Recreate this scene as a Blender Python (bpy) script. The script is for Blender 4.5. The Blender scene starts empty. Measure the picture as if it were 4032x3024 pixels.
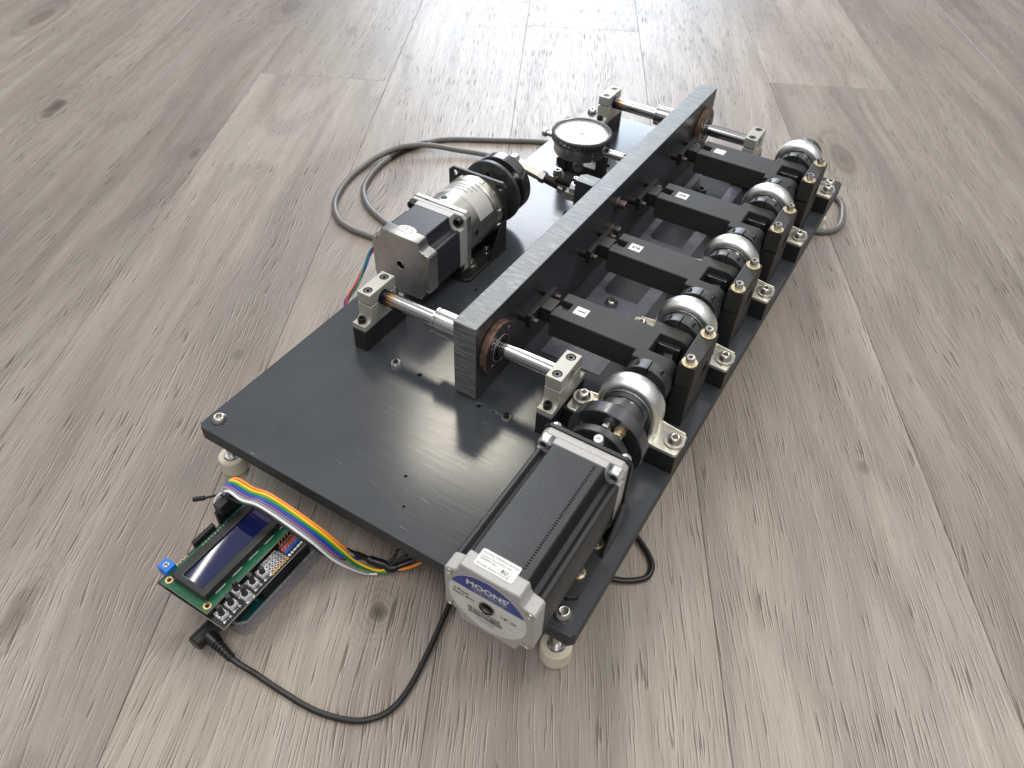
import bpy, bmesh, math, random
from mathutils import Vector, Matrix
random.seed(7)
sc = bpy.context.scene
C = sc.collection
PI = math.pi
ZF = -53.0                       # floor height in plate millimetres; plate top is z = 0
def P(x, y, z): return Vector((x*.001, y*.001, (z-ZF)*.001))

# ------------------------------------------------------------------ camera
cd = bpy.data.cameras.new('camera'); cam = bpy.data.objects.new('camera', cd); C.objects.link(cam)
cd.sensor_width = 36; cd.lens = 27.0416; cd.clip_start = .02; cd.clip_end = 60
Rb = Matrix(((0.854119,-0.387391,0.346998),(0.51903,0.592625,-0.615957),(0.032977,0.706204,0.70724)))
cam.matrix_world = Matrix.Translation((0.37176,-0.20469,0.47044)) @ Rb.to_4x4()
cd.dof.use_dof = True; cd.dof.focus_distance = .56; cd.dof.aperture_fstop = 15
sc.camera = cam
# ------------------------------------------------------------------ world and lamps (indoor: ceiling troffers and a bright window)
w = bpy.data.worlds.new('World'); sc.world = w; w.use_nodes = True
# the unlit room around: paler ceiling, darker walls
_t = w.node_tree; _g = _t.nodes.new('ShaderNodeTexCoord'); _x = _t.nodes.new('ShaderNodeSeparateXYZ'); _r = _t.nodes.new('ShaderNodeValToRGB')
_t.links.new(_g.outputs['Generated'], _x.inputs[0]); _t.links.new(_x.outputs[2], _r.inputs[0]); _t.links.new(_r.outputs[0], _t.nodes['Background'].inputs[0])
_e = _r.color_ramp.elements; _e[0].position = 0; _e[0].color = (.17,.17,.172,1); _e[1].position = .75; _e[1].color = (.78,.79,.82,1)
_m = _e.new(.28); _m.color = (.28,.28,.285,1)
_t.nodes['Background'].inputs[1].default_value = 1.
sc.view_settings.view_transform = 'Standard'; sc.view_settings.look = 'None'; sc.view_settings.exposure = 0; sc.view_settings.gamma = 1
def area(name, loc, target, sx, sy, power, col, spread=180):
    l = bpy.data.lights.new(name, 'AREA'); l.shape = 'RECTANGLE'; l.size = sx; l.size_y = sy; l.energy = power; l.color = col
    l.spread = math.radians(spread)
    o = bpy.data.objects.new(name, l); C.objects.link(o); o.location = loc
    o.rotation_euler = (Vector(target)-Vector(loc)).to_track_quat('-Z','Y').to_euler()
    return o
def panel(name, x, y, h, power, col=(1,.95,.87), rz=27.4, sx=.6, sy=1.2):
    o = area(name, (x,y,h), (x,y,0), sx, sy, power, col); o.rotation_euler = (0,0,math.radians(rz)); return o
panel('ceiling_lamp', -1.02, 1.88, 2.35, 19, (1,.92,.76), sx=.48, sy=.72)
panel('ceiling_lamp', -1.78, 3.75, 2.35, 46, (.86,.90,1), sx=.75, sy=1.35)
panel('ceiling_lamp', -1.50, .72, 2.35, .75, (1,.97,.93), rz=14, sx=.017, sy=.42)
panel('ceiling_lamp', 1.05, 1.15, 2.35, 22)
panel('ceiling_lamp', 1.2, -.95, 2.35, 17)
panel('ceiling_lamp', -.80, -.45, 2.35, 15)
wz = math.radians(118)
area('window_lamp', (4.6*math.cos(wz)+.05, 4.6*math.sin(wz)+.4, 1.55), (0.1,.3,.1), 2.1, 1.5, 115, (.74,.86,1))

# ------------------------------------------------------------------ materials
def newmat(name, col, rough=.5, metal=0., spec=.5, **k):
    m = bpy.data.materials.new(name); m.use_nodes = True
    b = m.node_tree.nodes['Principled BSDF']
    b.inputs['Base Color'].default_value = (*col, 1); b.inputs['Roughness'].default_value = rough
    b.inputs['Metallic'].default_value = metal; b.inputs['Specular IOR Level'].default_value = spec
    for a, v in k.items(): b.inputs[a].default_value = v
    return m
def N(m, t, **k):
    n = m.node_tree.nodes.new(t)
    for a, v in k.items(): setattr(n, a, v)
    return n
def Lk(m, a, b): m.node_tree.links.new(a, b)
def bs(m): return m.node_tree.nodes['Principled BSDF']
def coords(m, scale=(1,1,1), kind='Object', rot=(0,0,0)):
    t = N(m,'ShaderNodeTexCoord'); mp = N(m,'ShaderNodeMapping'); mp.inputs['Scale'].default_value = scale; mp.inputs['Rotation'].default_value = rot
    Lk(m, t.outputs[kind], mp.inputs[0]); return mp.outputs[0]
def noise(m, vec, scale, detail=4, rough=.55, dist=0):
    n = N(m,'ShaderNodeTexNoise'); n.inputs['Scale'].default_value = scale; n.inputs['Detail'].default_value = detail
    n.inputs['Roughness'].default_value = rough; n.inputs['Distortion'].default_value = dist; Lk(m, vec, n.inputs['Vector']); return n.outputs['Fac']
def ramp(m, fac, stops):
    r = N(m,'ShaderNodeValToRGB'); e = r.color_ramp.elements
    while len(e) < len(stops): e.new(.5)
    for i,(p,c) in enumerate(stops):
        e[i].position = p; e[i].color = (*c,1) if not isinstance(c,(int,float)) else (c,c,c,1)
    Lk(m, fac, r.inputs[0]); return r.outputs[0]
def mix(m, fac, a, b, mode='MIX'):
    n = N(m,'ShaderNodeMix', data_type='RGBA', blend_type=mode)
    for s, v in ((0,fac),(6,a),(7,b)):
        if isinstance(v,(int,float)): n.inputs[s].default_value = v if s == 0 else (v,v,v,1)
        elif isinstance(v, tuple): n.inputs[s].default_value = (*v,1)
        else: Lk(m, v, n.inputs[s])
    return n.outputs[2]
def mth(m, op, a, b=0., c=0.):
    n = N(m,'ShaderNodeMath', operation=op)
    for i, v in enumerate((a,b,c)):
        if isinstance(v,(int,float)): n.inputs[i].default_value = v
        else: Lk(m, v, n.inputs[i])
    return n.outputs[0]
def bump(m, h, strength=.3, dist=.0005):
    n = N(m,'ShaderNodeBump'); n.inputs['Strength'].default_value = strength; n.inputs['Distance'].default_value = dist
    Lk(m, h, n.inputs['Height']); Lk(m, n.outputs[0], bs(m).inputs['Normal'])
def setc(m, s): Lk(m, s, bs(m).inputs['Base Color'])
def setr(m, s): Lk(m, s, bs(m).inputs['Roughness'])
def vary(m, scale, lo, hi, rlo=None, rhi=None, stretch=(1,1,1), bmp=0):
    v = coords(m, stretch); f = noise(m, v, scale, 6)
    c = bs(m).inputs['Base Color'].default_value[:3]
    setc(m, ramp(m, f, [(.3, tuple(x*lo for x in c)), (.7, tuple(min(1,x*hi) for x in c))]))
    if rlo is not None: setr(m, ramp(m, f, [(.3, rlo), (.7, rhi)]))
    if bmp: bump(m, f, bmp, .0003)
    return m

M = {}
# dark PVC sheet of the base: slightly brushed, dusty, with fine scratches
m = M['plate'] = newmat('grey_pvc_sheet', (.030,.034,.040), .25, spec=.5)
v = coords(m); f = noise(m, v, 14, 5); br = noise(m, coords(m,(30,900,1),rot=(0,0,.35)), 1, 4, .6)
br2 = noise(m, coords(m,(6,200,1),rot=(0,0,-.25)), 1, 5, .6)
dust = noise(m, v, 900, 2, .5); dsp = ramp(m, dust, [(.70,0),(.735,1)])
big = noise(m, v, 3.2, 3)
sc1 = noise(m, coords(m,(22,260,1),rot=(0,0,.9)), 1, 2, .5, .6); scr = ramp(m, sc1, [(.73,0),(.75,1)])
sc2 = noise(m, coords(m,(26,330,1),rot=(0,0,-.55)), 1, 2, .5, .9); scr2 = ramp(m, sc2, [(.735,0),(.755,1)])
base = ramp(m, f, [(.3,(.038,.043,.051)),(.7,(.052,.058,.066))])
base = mix(m, mth(m,'MULTIPLY',dsp,.22), base, (.35,.35,.34)); base = mix(m, mth(m,'MULTIPLY',mth(m,'MAXIMUM',scr,scr2),.30), base, (.30,.31,.32))
setc(m, base)
setr(m, mth(m,'ADD', ramp(m, br, [(.3,.12),(.75,.20)]), mth(m,'MULTIPLY', ramp(m,big,[(.35,0),(.7,1)]), .07)))
bump(m, mth(m,'ADD',br,br2), .10, .00012)
m = M['sheet_edge'] = newmat('sawn_pvc_edge', (.034,.036,.037), .6); vary(m, 40, .7, 1.4, stretch=(1,1,9), bmp=.3)
# bar: satin sides, saw-marked light top and darker streaked end
m = M['bar'] = newmat('satin_black_pvc', (.028,.031,.035), .33); vary(m, 30, .8, 1.25, .27, .36)
m = M['bar_top'] = newmat('saw_marked_pvc', (.2,.2,.2), .45)
v = coords(m,(60,330,1),rot=(0,0,.75)); n1 = noise(m, v, 1, 5, .7, .5); n2 = noise(m, coords(m,(55,280,1),rot=(0,0,-.5)), 1, 4, .7,.4)
sel = noise(m, coords(m), 45, 2); nn = mix(m, ramp(m, sel, [(.42,0),(.58,1)]), n1, n2)
lw = noise(m, coords(m), 12, 3)
setc(m, mix(m, ramp(m,lw,[(.3,0),(.75,.5)]), ramp(m, nn, [(.30,(.12,.13,.13)),(.55,(.21,.22,.22)),(.70,(.42,.43,.42))]), (.16,.18,.195))); bump(m, nn, .5, .0005)
m = M['bar_end'] = newmat('rough_sawn_pvc', (.1,.1,.1), .5)
n1 = noise(m, coords(m,(60,1,900)), 1, 5, .6,.2); setc(m, ramp(m, n1, [(.35,(.07,.072,.075)),(.55,(.14,.143,.145)),(.75,(.29,.29,.29))])); bump(m, n1, .5, .0004)
# 3D printed plastic with layer lines
m = M['print'] = newmat('printed_black_plastic', (.024,.022,.020), .55, spec=.4)
v = coords(m); n1 = noise(m, v, 500, 3); wv = N(m,'ShaderNodeTexWave', wave_type='BANDS', bands_direction='X'); wv.inputs['Scale'].default_value = 420; wv.inputs['Distortion'].default_value = .6
Lk(m, v, wv.inputs['Vector']); f = noise(m, coords(m,(20,20,20)), 2, 5)
setc(m, mix(m, ramp(m,n1,[(.60,0),(.72,.35)]), ramp(m, f, [(.3,(.019,.0175,.016)),(.7,(.030,.028,.025))]), (.09,.085,.08)))
bump(m, mth(m,'ADD', mth(m,'MULTIPLY',wv.outputs['Fac'],.5), n1), .32, .0002)
m = M['print_dark'] = newmat('black_plastic_block', (.014,.014,.015), .48); vary(m, 400, .8, 1.3, bmp=.2)
m = M['cast'] = newmat('bead_blasted_aluminium', (.43,.42,.41), .5, .2); vary(m, 900, .9, 1.08, bmp=.25)
m = M['nickel'] = newmat('satin_nickel_aluminium', (.44,.43,.385), .42, .3); vary(m, 60, .93, 1.05, .33, .45)
m = M['satin'] = newmat('satin_steel_tube', (.50,.48,.44), .34, .95); vary(m, 40, .94, 1.05, .3, .38)
m = M['brushed'] = newmat('brushed_steel', (.50,.48,.46), .36, .9); vary(m, 1, .8, 1.15, .3, .45, stretch=(60,60,60), bmp=.1)
m = M['chrome'] = newmat('polished_steel', (.50,.49,.48), .13, 1.); vary(m, 120, .92, 1.05, .09, .18)
m = M['steel'] = newmat('stainless_steel', (.56,.53,.49), .30, 1.)
m = M['whitesteel'] = newmat('bright_zinc_nut', (.78,.79,.80), .24, .8)
m = M['zinc'] = newmat('zinc_plated_steel', (.68,.70,.68), .22, 1.)
v = coords(m); f = noise(m, v, 55, 5); g = noise(m, v, 18, 3)
setc(m, mix(m, ramp(m,g,[(.42,0),(.7,.6)]), ramp(m,f,[(.3,(.72,.75,.75)),(.7,(.88,.89,.88))]), (.82,.77,.62))); setr(m, ramp(m,f,[(.35,.27),(.7,.42)])); bump(m, noise(m,v,260,3), .10, .0003)
m = M['zinc_yellow'] = newmat('yellow_zinc_steel', (.72,.70,.61), .33, .85); vary(m, 25, .93, 1.06, .29, .37)
m = M['brass'] = newmat('yellow_zinc_washer', (.86,.74,.50), .3, .85)
m = M['anod'] = newmat('black_anodised_aluminium', (.15,.15,.16), .20, .85)
v = coords(m); f = noise(m, coords(m,(1,1,1)), 30, 3); setr(m, ramp(m,f,[(.3,.13),(.7,.22)]))
m = M['oxide'] = newmat('black_oxide_steel', (.10,.105,.105), .42, .75); vary(m, 90, .6, 1.3, .35, .5, bmp=.1)
m = M['blackscrew'] = newmat('black_oxide_screw', (.035,.033,.032), .38, .6)
m = M['darksteel'] = newmat('brown_steel_screw', (.13,.105,.095), .36, .85)
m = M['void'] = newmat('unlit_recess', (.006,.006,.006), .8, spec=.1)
m = M['paint'] = newmat('black_powder_coat', (.014,.014,.014), .42); vary(m, 700, .8, 1.3, bmp=.15)
m = M['lam'] = newmat('black_lamination_stack', (.022,.022,.024), .40)
v = coords(m); wv = N(m,'ShaderNodeTexWave', wave_type='BANDS', bands_direction='Y'); wv.inputs['Scale'].default_value = 330; Lk(m, v, wv.inputs['Vector'])
n1 = noise(m, v, 900, 2); f = noise(m, v, 20, 4)
setc(m, mix(m, ramp(m,n1,[(.69,0),(.74,.5)]), ramp(m, wv.outputs['Fac'], [(.2,(.007,.007,.008)),(.8,(.034,.034,.036))]), (.16,.16,.16))); bump(m, wv.outputs['Fac'], .55, .0003)
setr(m, ramp(m,f,[(.3,.33),(.7,.47)]))
m = M['bluelam'] = newmat('dark_blue_black_enamel', (.020,.023,.030), .42); vary(m, 600, .8, 1.3, bmp=.25)
m = M['rust'] = newmat('heat_browned_steel', (.15,.09,.065), .42, .7)
v = coords(m); f = noise(m, v, 95, 6, .65); setc(m, ramp(m,f,[(.32,(.06,.045,.038)),(.46,(.17,.105,.075)),(.62,(.25,.155,.115)),(.76,(.44,.37,.32))])); setr(m, ramp(m,f,[(.3,.36),(.7,.5)]))
m = M['flange'] = newmat('dark_bearing_steel', (.10,.09,.085), .34, .85); vary(m, 80, .7, 1.4, .28, .42)
# guide rods, heat-tinted at one end
m = M['rod'] = newmat('heat_tinted_rod', (.5,.5,.5), .12, 1.)
t = N(m,'ShaderNodeTexCoord'); sx = N(m,'ShaderNodeSeparateXYZ'); Lk(m, t.outputs['Object'], sx.inputs[0])
f = noise(m, coords(m,(20,200,200)), 1, 3); xx = mth(m,'ADD', mth(m,'MULTIPLY', sx.outputs[0], 1000/60), mth(m,'MULTIPLY', mth(m,'SUBTRACT',f,.5), .07))
setc(m, ramp(m, xx, [(0,(.02,.03,.05)),(.24,(.03,.035,.06)),(.30,(.07,.045,.05)),(.35,(.30,.17,.08)),(.40,(.44,.35,.24)),(.48,(.48,.46,.43)),(.72,(.49,.48,.47))]))
M['white'] = newmat('white_sticker', (.72,.72,.71), .5)
M['offwhite'] = newmat('grey_foil_label', (.66,.66,.63), .42); vary(M['offwhite'], 60, .88, 1.06)
M['silverlabel'] = newmat('silver_label', (.52,.51,.48), .4, .2)
M['ink'] = newmat('black_ink', (.03,.03,.03), .5)
M['greyink'] = newmat('grey_ink', (.07,.07,.07), .5)
M['inkwhite'] = newmat('white_ink', (.72,.72,.72), .5)
M['blue'] = newmat('blue_label', (.020,.045,.24), .38); vary(M['blue'], 120, .8, 1.3)
M['inkred'] = newmat('red_ink', (.6,.08,.05), .5); M['inkblue'] = newmat('blue_ink', (.05,.2,.6), .5)
m = M['rubber'] = newmat('cream_rubber', (.66,.60,.48), .7); vary(m, 60, .85, 1.08, bmp=.15)
m = M['cable'] = newmat('grey_cable_sheath', (.135,.13,.12), .40); vary(m, 80, .9, 1.1)
m = M['black'] = newmat('black_cable_sheath', (.010,.010,.010), .36)
M['shrink'] = newmat('heat_shrink', (.008,.008,.008), .33)
WC = dict(orange=(.88,.26,.03), yellow=(.85,.55,.02), green=(.01,.25,.06), blue=(.012,.05,.42), purple=(.20,.09,.22), grey=(.24,.24,.25), white=(.75,.75,.76), red=(.6,.03,.03), teal=(.01,.20,.17), navy=(.012,.05,.30))
for k, c in WC.items(): M['w_'+k] = newmat(k+'_insulation', c, .38)
m = M['pcb_green'] = newmat('green_solder_mask', (.006,.105,.045), .30); vary(m, 300, .75, 1.2)
m = M['pcb_black'] = newmat('black_solder_mask', (.010,.010,.011), .28)
m = M['pcb_edge'] = newmat('board_edge', (.36,.36,.31), .6)
M['pcb_teal'] = newmat('teal_solder_mask', (.004,.05,.06), .35)
M['gold'] = newmat('gold_plating', (.80,.52,.24), .3, .9)
M['solder'] = newmat('solder', (.62,.63,.64), .28, .9)
m = M['lcd'] = newmat('blue_display_glass', (.007,.010,.060), .03, spec=.5); vary(m, 25, .7, 1.2)
M['pot'] = newmat('blue_trimmer', (.010,.16,.62), .35)
M['btnbase'] = newmat('light_grey_button_base', (.60,.62,.66), .35, .2)
m = M['bezel'] = newmat('black_bezel', (.012,.012,.012), .34); vary(m, 200, .7, 1.8)
M['redhdr'] = newmat('red_header', (.62,.04,.04), .4); M['bluehdr'] = newmat('blue_header', (.015,.12,.48), .4)
m = M['case'] = newmat('clear_plastic', (.42,.40,.43), .12, spec=.5, **{'Alpha': .30})
m = M['film'] = newmat('purple_grey_film', (.17,.165,.21), .2, spec=.5); vary(m, 40, .75, 1.25, .2, .35)
m = M['glass'] = newmat('crystal', (.9,.9,.92), .03, spec=.5, **{'Alpha': .13})
M['dialface'] = newmat('white_dial_face', (.80,.82,.84), .4)
M['dialbody'] = newmat('satin_chrome_body', (.38,.36,.34), .33, .9)

# ------------------------------------------------------------------ the wood-plank floor material
m = M['wood'] = newmat('grey_oak_vinyl', (.3,.27,.24), .36, spec=.42)
t = N(m,'ShaderNodeTexCoord'); oi = N(m,'ShaderNodeObjectInfo')
off = N(m,'ShaderNodeCombineXYZ'); Lk(m, mth(m,'MULTIPLY',oi.outputs['Random'],37.), off.inputs[0]); Lk(m, mth(m,'MULTIPLY',oi.outputs['Random'],11.), off.inputs[1])
va = N(m,'ShaderNodeVectorMath', operation='ADD'); Lk(m, t.outputs['Object'], va.inputs[0]); Lk(m, off.outputs[0], va.inputs[1]); V0 = va.outputs[0]
def sc_(vec, s):
    n = N(m,'ShaderNodeVectorMath', operation='MULTIPLY'); Lk(m, vec, n.inputs[0]); n.inputs[1].default_value = s; return n.outputs[0]
# knots warp the grain around them
vo = N(m,'ShaderNodeTexVoronoi', feature='F1'); vo.inputs['Scale'].default_value = 1; vo.inputs['Randomness'].default_value = 1; Lk(m, sc_(V0,(2.4,6.5,1)), vo.inputs['Vector'])
kd = vo.outputs['Distance']; kn = ramp(m, kd, [(0,1),(.08,.8),(.22,.35),(.5,0)])
wn = noise(m, sc_(V0,(1.6,6,1)), 1, 2, .5); wn2 = noise(m, sc_(V0,(7,26,1)), 1, 3, .5)
warp = mth(m,'ADD', mth(m,'MULTIPLY', mth(m,'SUBTRACT',wn,.5), .045), mth(m,'ADD', mth(m,'MULTIPLY',kn,.030), mth(m,'MULTIPLY', mth(m,'SUBTRACT',wn2,.5), .006)))
wv_ = N(m,'ShaderNodeCombineXYZ'); Lk(m, warp, wv_.inputs[1]); va2 = N(m,'ShaderNodeVectorMath', operation='ADD'); Lk(m, V0, va2.inputs[0]); Lk(m, wv_.outputs[0], va2.inputs[1]); V1 = va2.outputs[0]
g1 = noise(m, sc_(V1,(2.6,60,1)), 1, 6, .62)        # broad streaks
g2 = noise(m, sc_(V1,(13,520,1)), 1, 3, .6)         # fine streaks
g3 = noise(m, sc_(V1,(34,1150,1)), 1, 2, .5)        # pores
g4 = noise(m, sc_(V1,(20,640,1)), 1, 2, .5)         # longer pores
g0 = noise(m, sc_(V1,(1.8,11,1)), 1, 4, .55)        # tone patches
gm_ = noise(m, V1, 900, 2)
col = ramp(m, g1, [(.30,(.255,.224,.196)),(.46,(.305,.272,.242)),(.60,(.345,.312,.281)),(.76,(.395,.362,.332))])
col = mix(m, .25, col, ramp(m, g2, [(.30,(.28,.27,.26)),(.50,(.50,.495,.49)),(.70,(.70,.70,.70))]), 'OVERLAY')
g5 = noise(m, sc_(V1,(1.3,26,1)), 1, 3, .5)
col = mix(m, ramp(m,g5,[(.28,.55),(.42,0)]), col, (.150,.130,.118))
col = mix(m, ramp(m,g0,[(.34,.68),(.52,0)]), col, (.190,.168,.156))
col = mix(m, ramp(m,g0,[(.55,0),(.74,.40)]), col, (.44,.41,.385))
gate = noise(m, sc_(V1,(2.5,15,1)), 1, 3)
gr = ramp(m,gate,[(.35,.35),(.62,1)])
cath = mth(m,'ADD', mth(m,'MULTIPLY', mth(m,'SINE', mth(m,'MULTIPLY', noise(m, sc_(V0,(1.0,5.2,1)), 1, 2, .45), 62.)), .5), .5)
cmask = ramp(m, noise(m, sc_(V0,(.9,3.,1)), 1, 1), [(.42,0),(.58,1)])
dens = mth(m,'ADD', mth(m,'MULTIPLY', mth(m,'SUBTRACT',gate,.5), .55), mth(m,'MULTIPLY', mth(m,'MULTIPLY', mth(m,'SUBTRACT',cath,.62), cmask), -.16))
def pore_at(dy, sx_, sy_, d_):
    o_ = N(m,'ShaderNodeVectorMath', operation='ADD'); Lk(m, V1, o_.inputs[0]); o_.inputs[1].default_value = (.0016 if dy else 0, dy, 0)
    return mth(m,'ADD', noise(m, sc_(o_.outputs[0],(sx_,sy_,1)), 1, 1.5, .5), mth(m,'MULTIPLY', dens, d_))
pA, pB = pore_at(0,27,820,.34), pore_at(.0007,27,820,.34); pC = pore_at(0,20,560,.30)
pores = ramp(m, pA, [(.36,1),(.41,0)]); lt = ramp(m, pB, [(.36,1),(.42,0)]); fine = ramp(m, pC, [(.33,1),(.42,0)])
lp = pores; hi = mth(m,'MULTIPLY', lt, mth(m,'SUBTRACT', 1., pores))
col = mix(m, mth(m,'MULTIPLY',cmask, mth(m,'MULTIPLY', ramp(m,cath,[(.55,0),(.95,1)]), .30)), col, (.17,.148,.13))
col = mix(m, mth(m,'MULTIPLY',fine,.30), col, (.105,.086,.073))
col = mix(m, mth(m,'MULTIPLY',hi,.40), col, (.55,.515,.475))
col = mix(m, mth(m,'MULTIPLY',pores,.68), col, (.080,.062,.051))
col = mix(m, .22, col, ramp(m, gm_, [(.3,.3),(.7,.7)]), 'OVERLAY')
rings = N(m,'ShaderNodeTexWave', wave_type='RINGS', rings_direction='Z'); 
kgate = noise(m, sc_(V0,(.9,2.1,1)), 1, 1)
halo = mth(m,'MULTIPLY', ramp(m,kd,[(.02,1),(.26,0)]), ramp(m, kgate, [(.42,0),(.48,1)]))
col = mix(m, mth(m,'MULTIPLY',halo,.45), col, (.15,.125,.108))
sinr = mth(m,'SINE', mth(m,'MULTIPLY', kd, 75.)); kmask = ramp(m, kd, [(.03,0),(.08,.55),(.30,0)])
col = mix(m, mth(m,'MULTIPLY', mth(m,'MULTIPLY', ramp(m,sinr,[(.3,0),(.9,1)]), kmask), ramp(m, kgate, [(.40,0),(.48,1)])), col, (.15,.122,.104))
kgate0 = noise(m, sc_(V0,(.9,2.1,1)), 1, 1); core = mth(m,'MULTIPLY', ramp(m, kd, [(.035,1),(.11,0)]), ramp(m, kgate, [(.40,0),(.48,1)]))
col = mix(m, mth(m,'MULTIPLY',core,.85), col, (.060,.046,.038))
gp = N(m,'ShaderNodeNewGeometry'); kn_n = noise(m, gp.outputs['Position'], 60, 3)
ca, sa = math.cos(math.radians(117.4)), math.sin(math.radians(117.4))
KN = [(-617,313,34,12,1.),(-381,330,16,7,.7),(106,-27,14,8,.9),(177,-26,9,7,1.),(-82,104,10,7,.5),(169,1132,26,10,.35),(424,278,9,6,.5),(-478,739,22,10,.4),(-20,-150,26,10,.6)]
for (kx, ky, kl, kw, kdark) in KN:
    sb = N(m,'ShaderNodeVectorMath', operation='SUBTRACT'); Lk(m, gp.outputs['Position'], sb.inputs[0]); sb.inputs[1].default_value = (kx*.001, ky*.001, 0)
    du = N(m,'ShaderNodeVectorMath', operation='DOT_PRODUCT'); Lk(m, sb.outputs[0], du.inputs[0]); du.inputs[1].default_value = (ca*1000/kl, sa*1000/kl, 0)
    dn = N(m,'ShaderNodeVectorMath', operation='DOT_PRODUCT'); Lk(m, sb.outputs[0], dn.inputs[0]); dn.inputs[1].default_value = (sa*1000/kw, -ca*1000/kw, 0)
    rr = mth(m,'SQRT', mth(m,'ADD', mth(m,'MULTIPLY', du.outputs['Value'], du.outputs['Value']), mth(m,'MULTIPLY', dn.outputs['Value'], dn.outputs['Value'])))
    rr = mth(m,'ADD', rr, mth(m,'MULTIPLY', mth(m,'SUBTRACT', kn_n, .5), 1.1))
    ring_ = mth(m,'MULTIPLY', ramp(m, mth(m,'SINE', mth(m,'MULTIPLY', rr, 11.)), [(.2,0),(.95,1)]), ramp(m, mth(m,'DIVIDE', rr, 4.), [(.15,1),(.9,0)]))
    col = mix(m, mth(m,'MULTIPLY', ring_, .38*kdark), col, (.12,.098,.084))
    col = mix(m, mth(m,'MULTIPLY', ramp(m, rr, [(.35,1),(1.,0)]), .8*kdark), col, (.060,.048,.040))
hs = N(m,'ShaderNodeHueSaturation'); Lk(m, col, hs.inputs['Color']); _sc = N(m,'ShaderNodeSeparateColor'); Lk(m, oi.outputs['Color'], _sc.inputs[0]); Lk(m, mth(m,'MULTIPLY', _sc.outputs[0], 1.02), hs.inputs['Value']); hs.inputs['Saturation'].default_value = 1.30
setc(m, hs.outputs[0])
setr(m, mth(m,'ADD', ramp(m, g2, [(.3,.46),(.7,.38)]), mth(m,'MULTIPLY', pores, .2)))
bump(m, mth(m,'ADD', mth(m,'MULTIPLY',g2,.5), mth(m,'MULTIPLY',pores,-.8)), .22, .0005)

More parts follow.
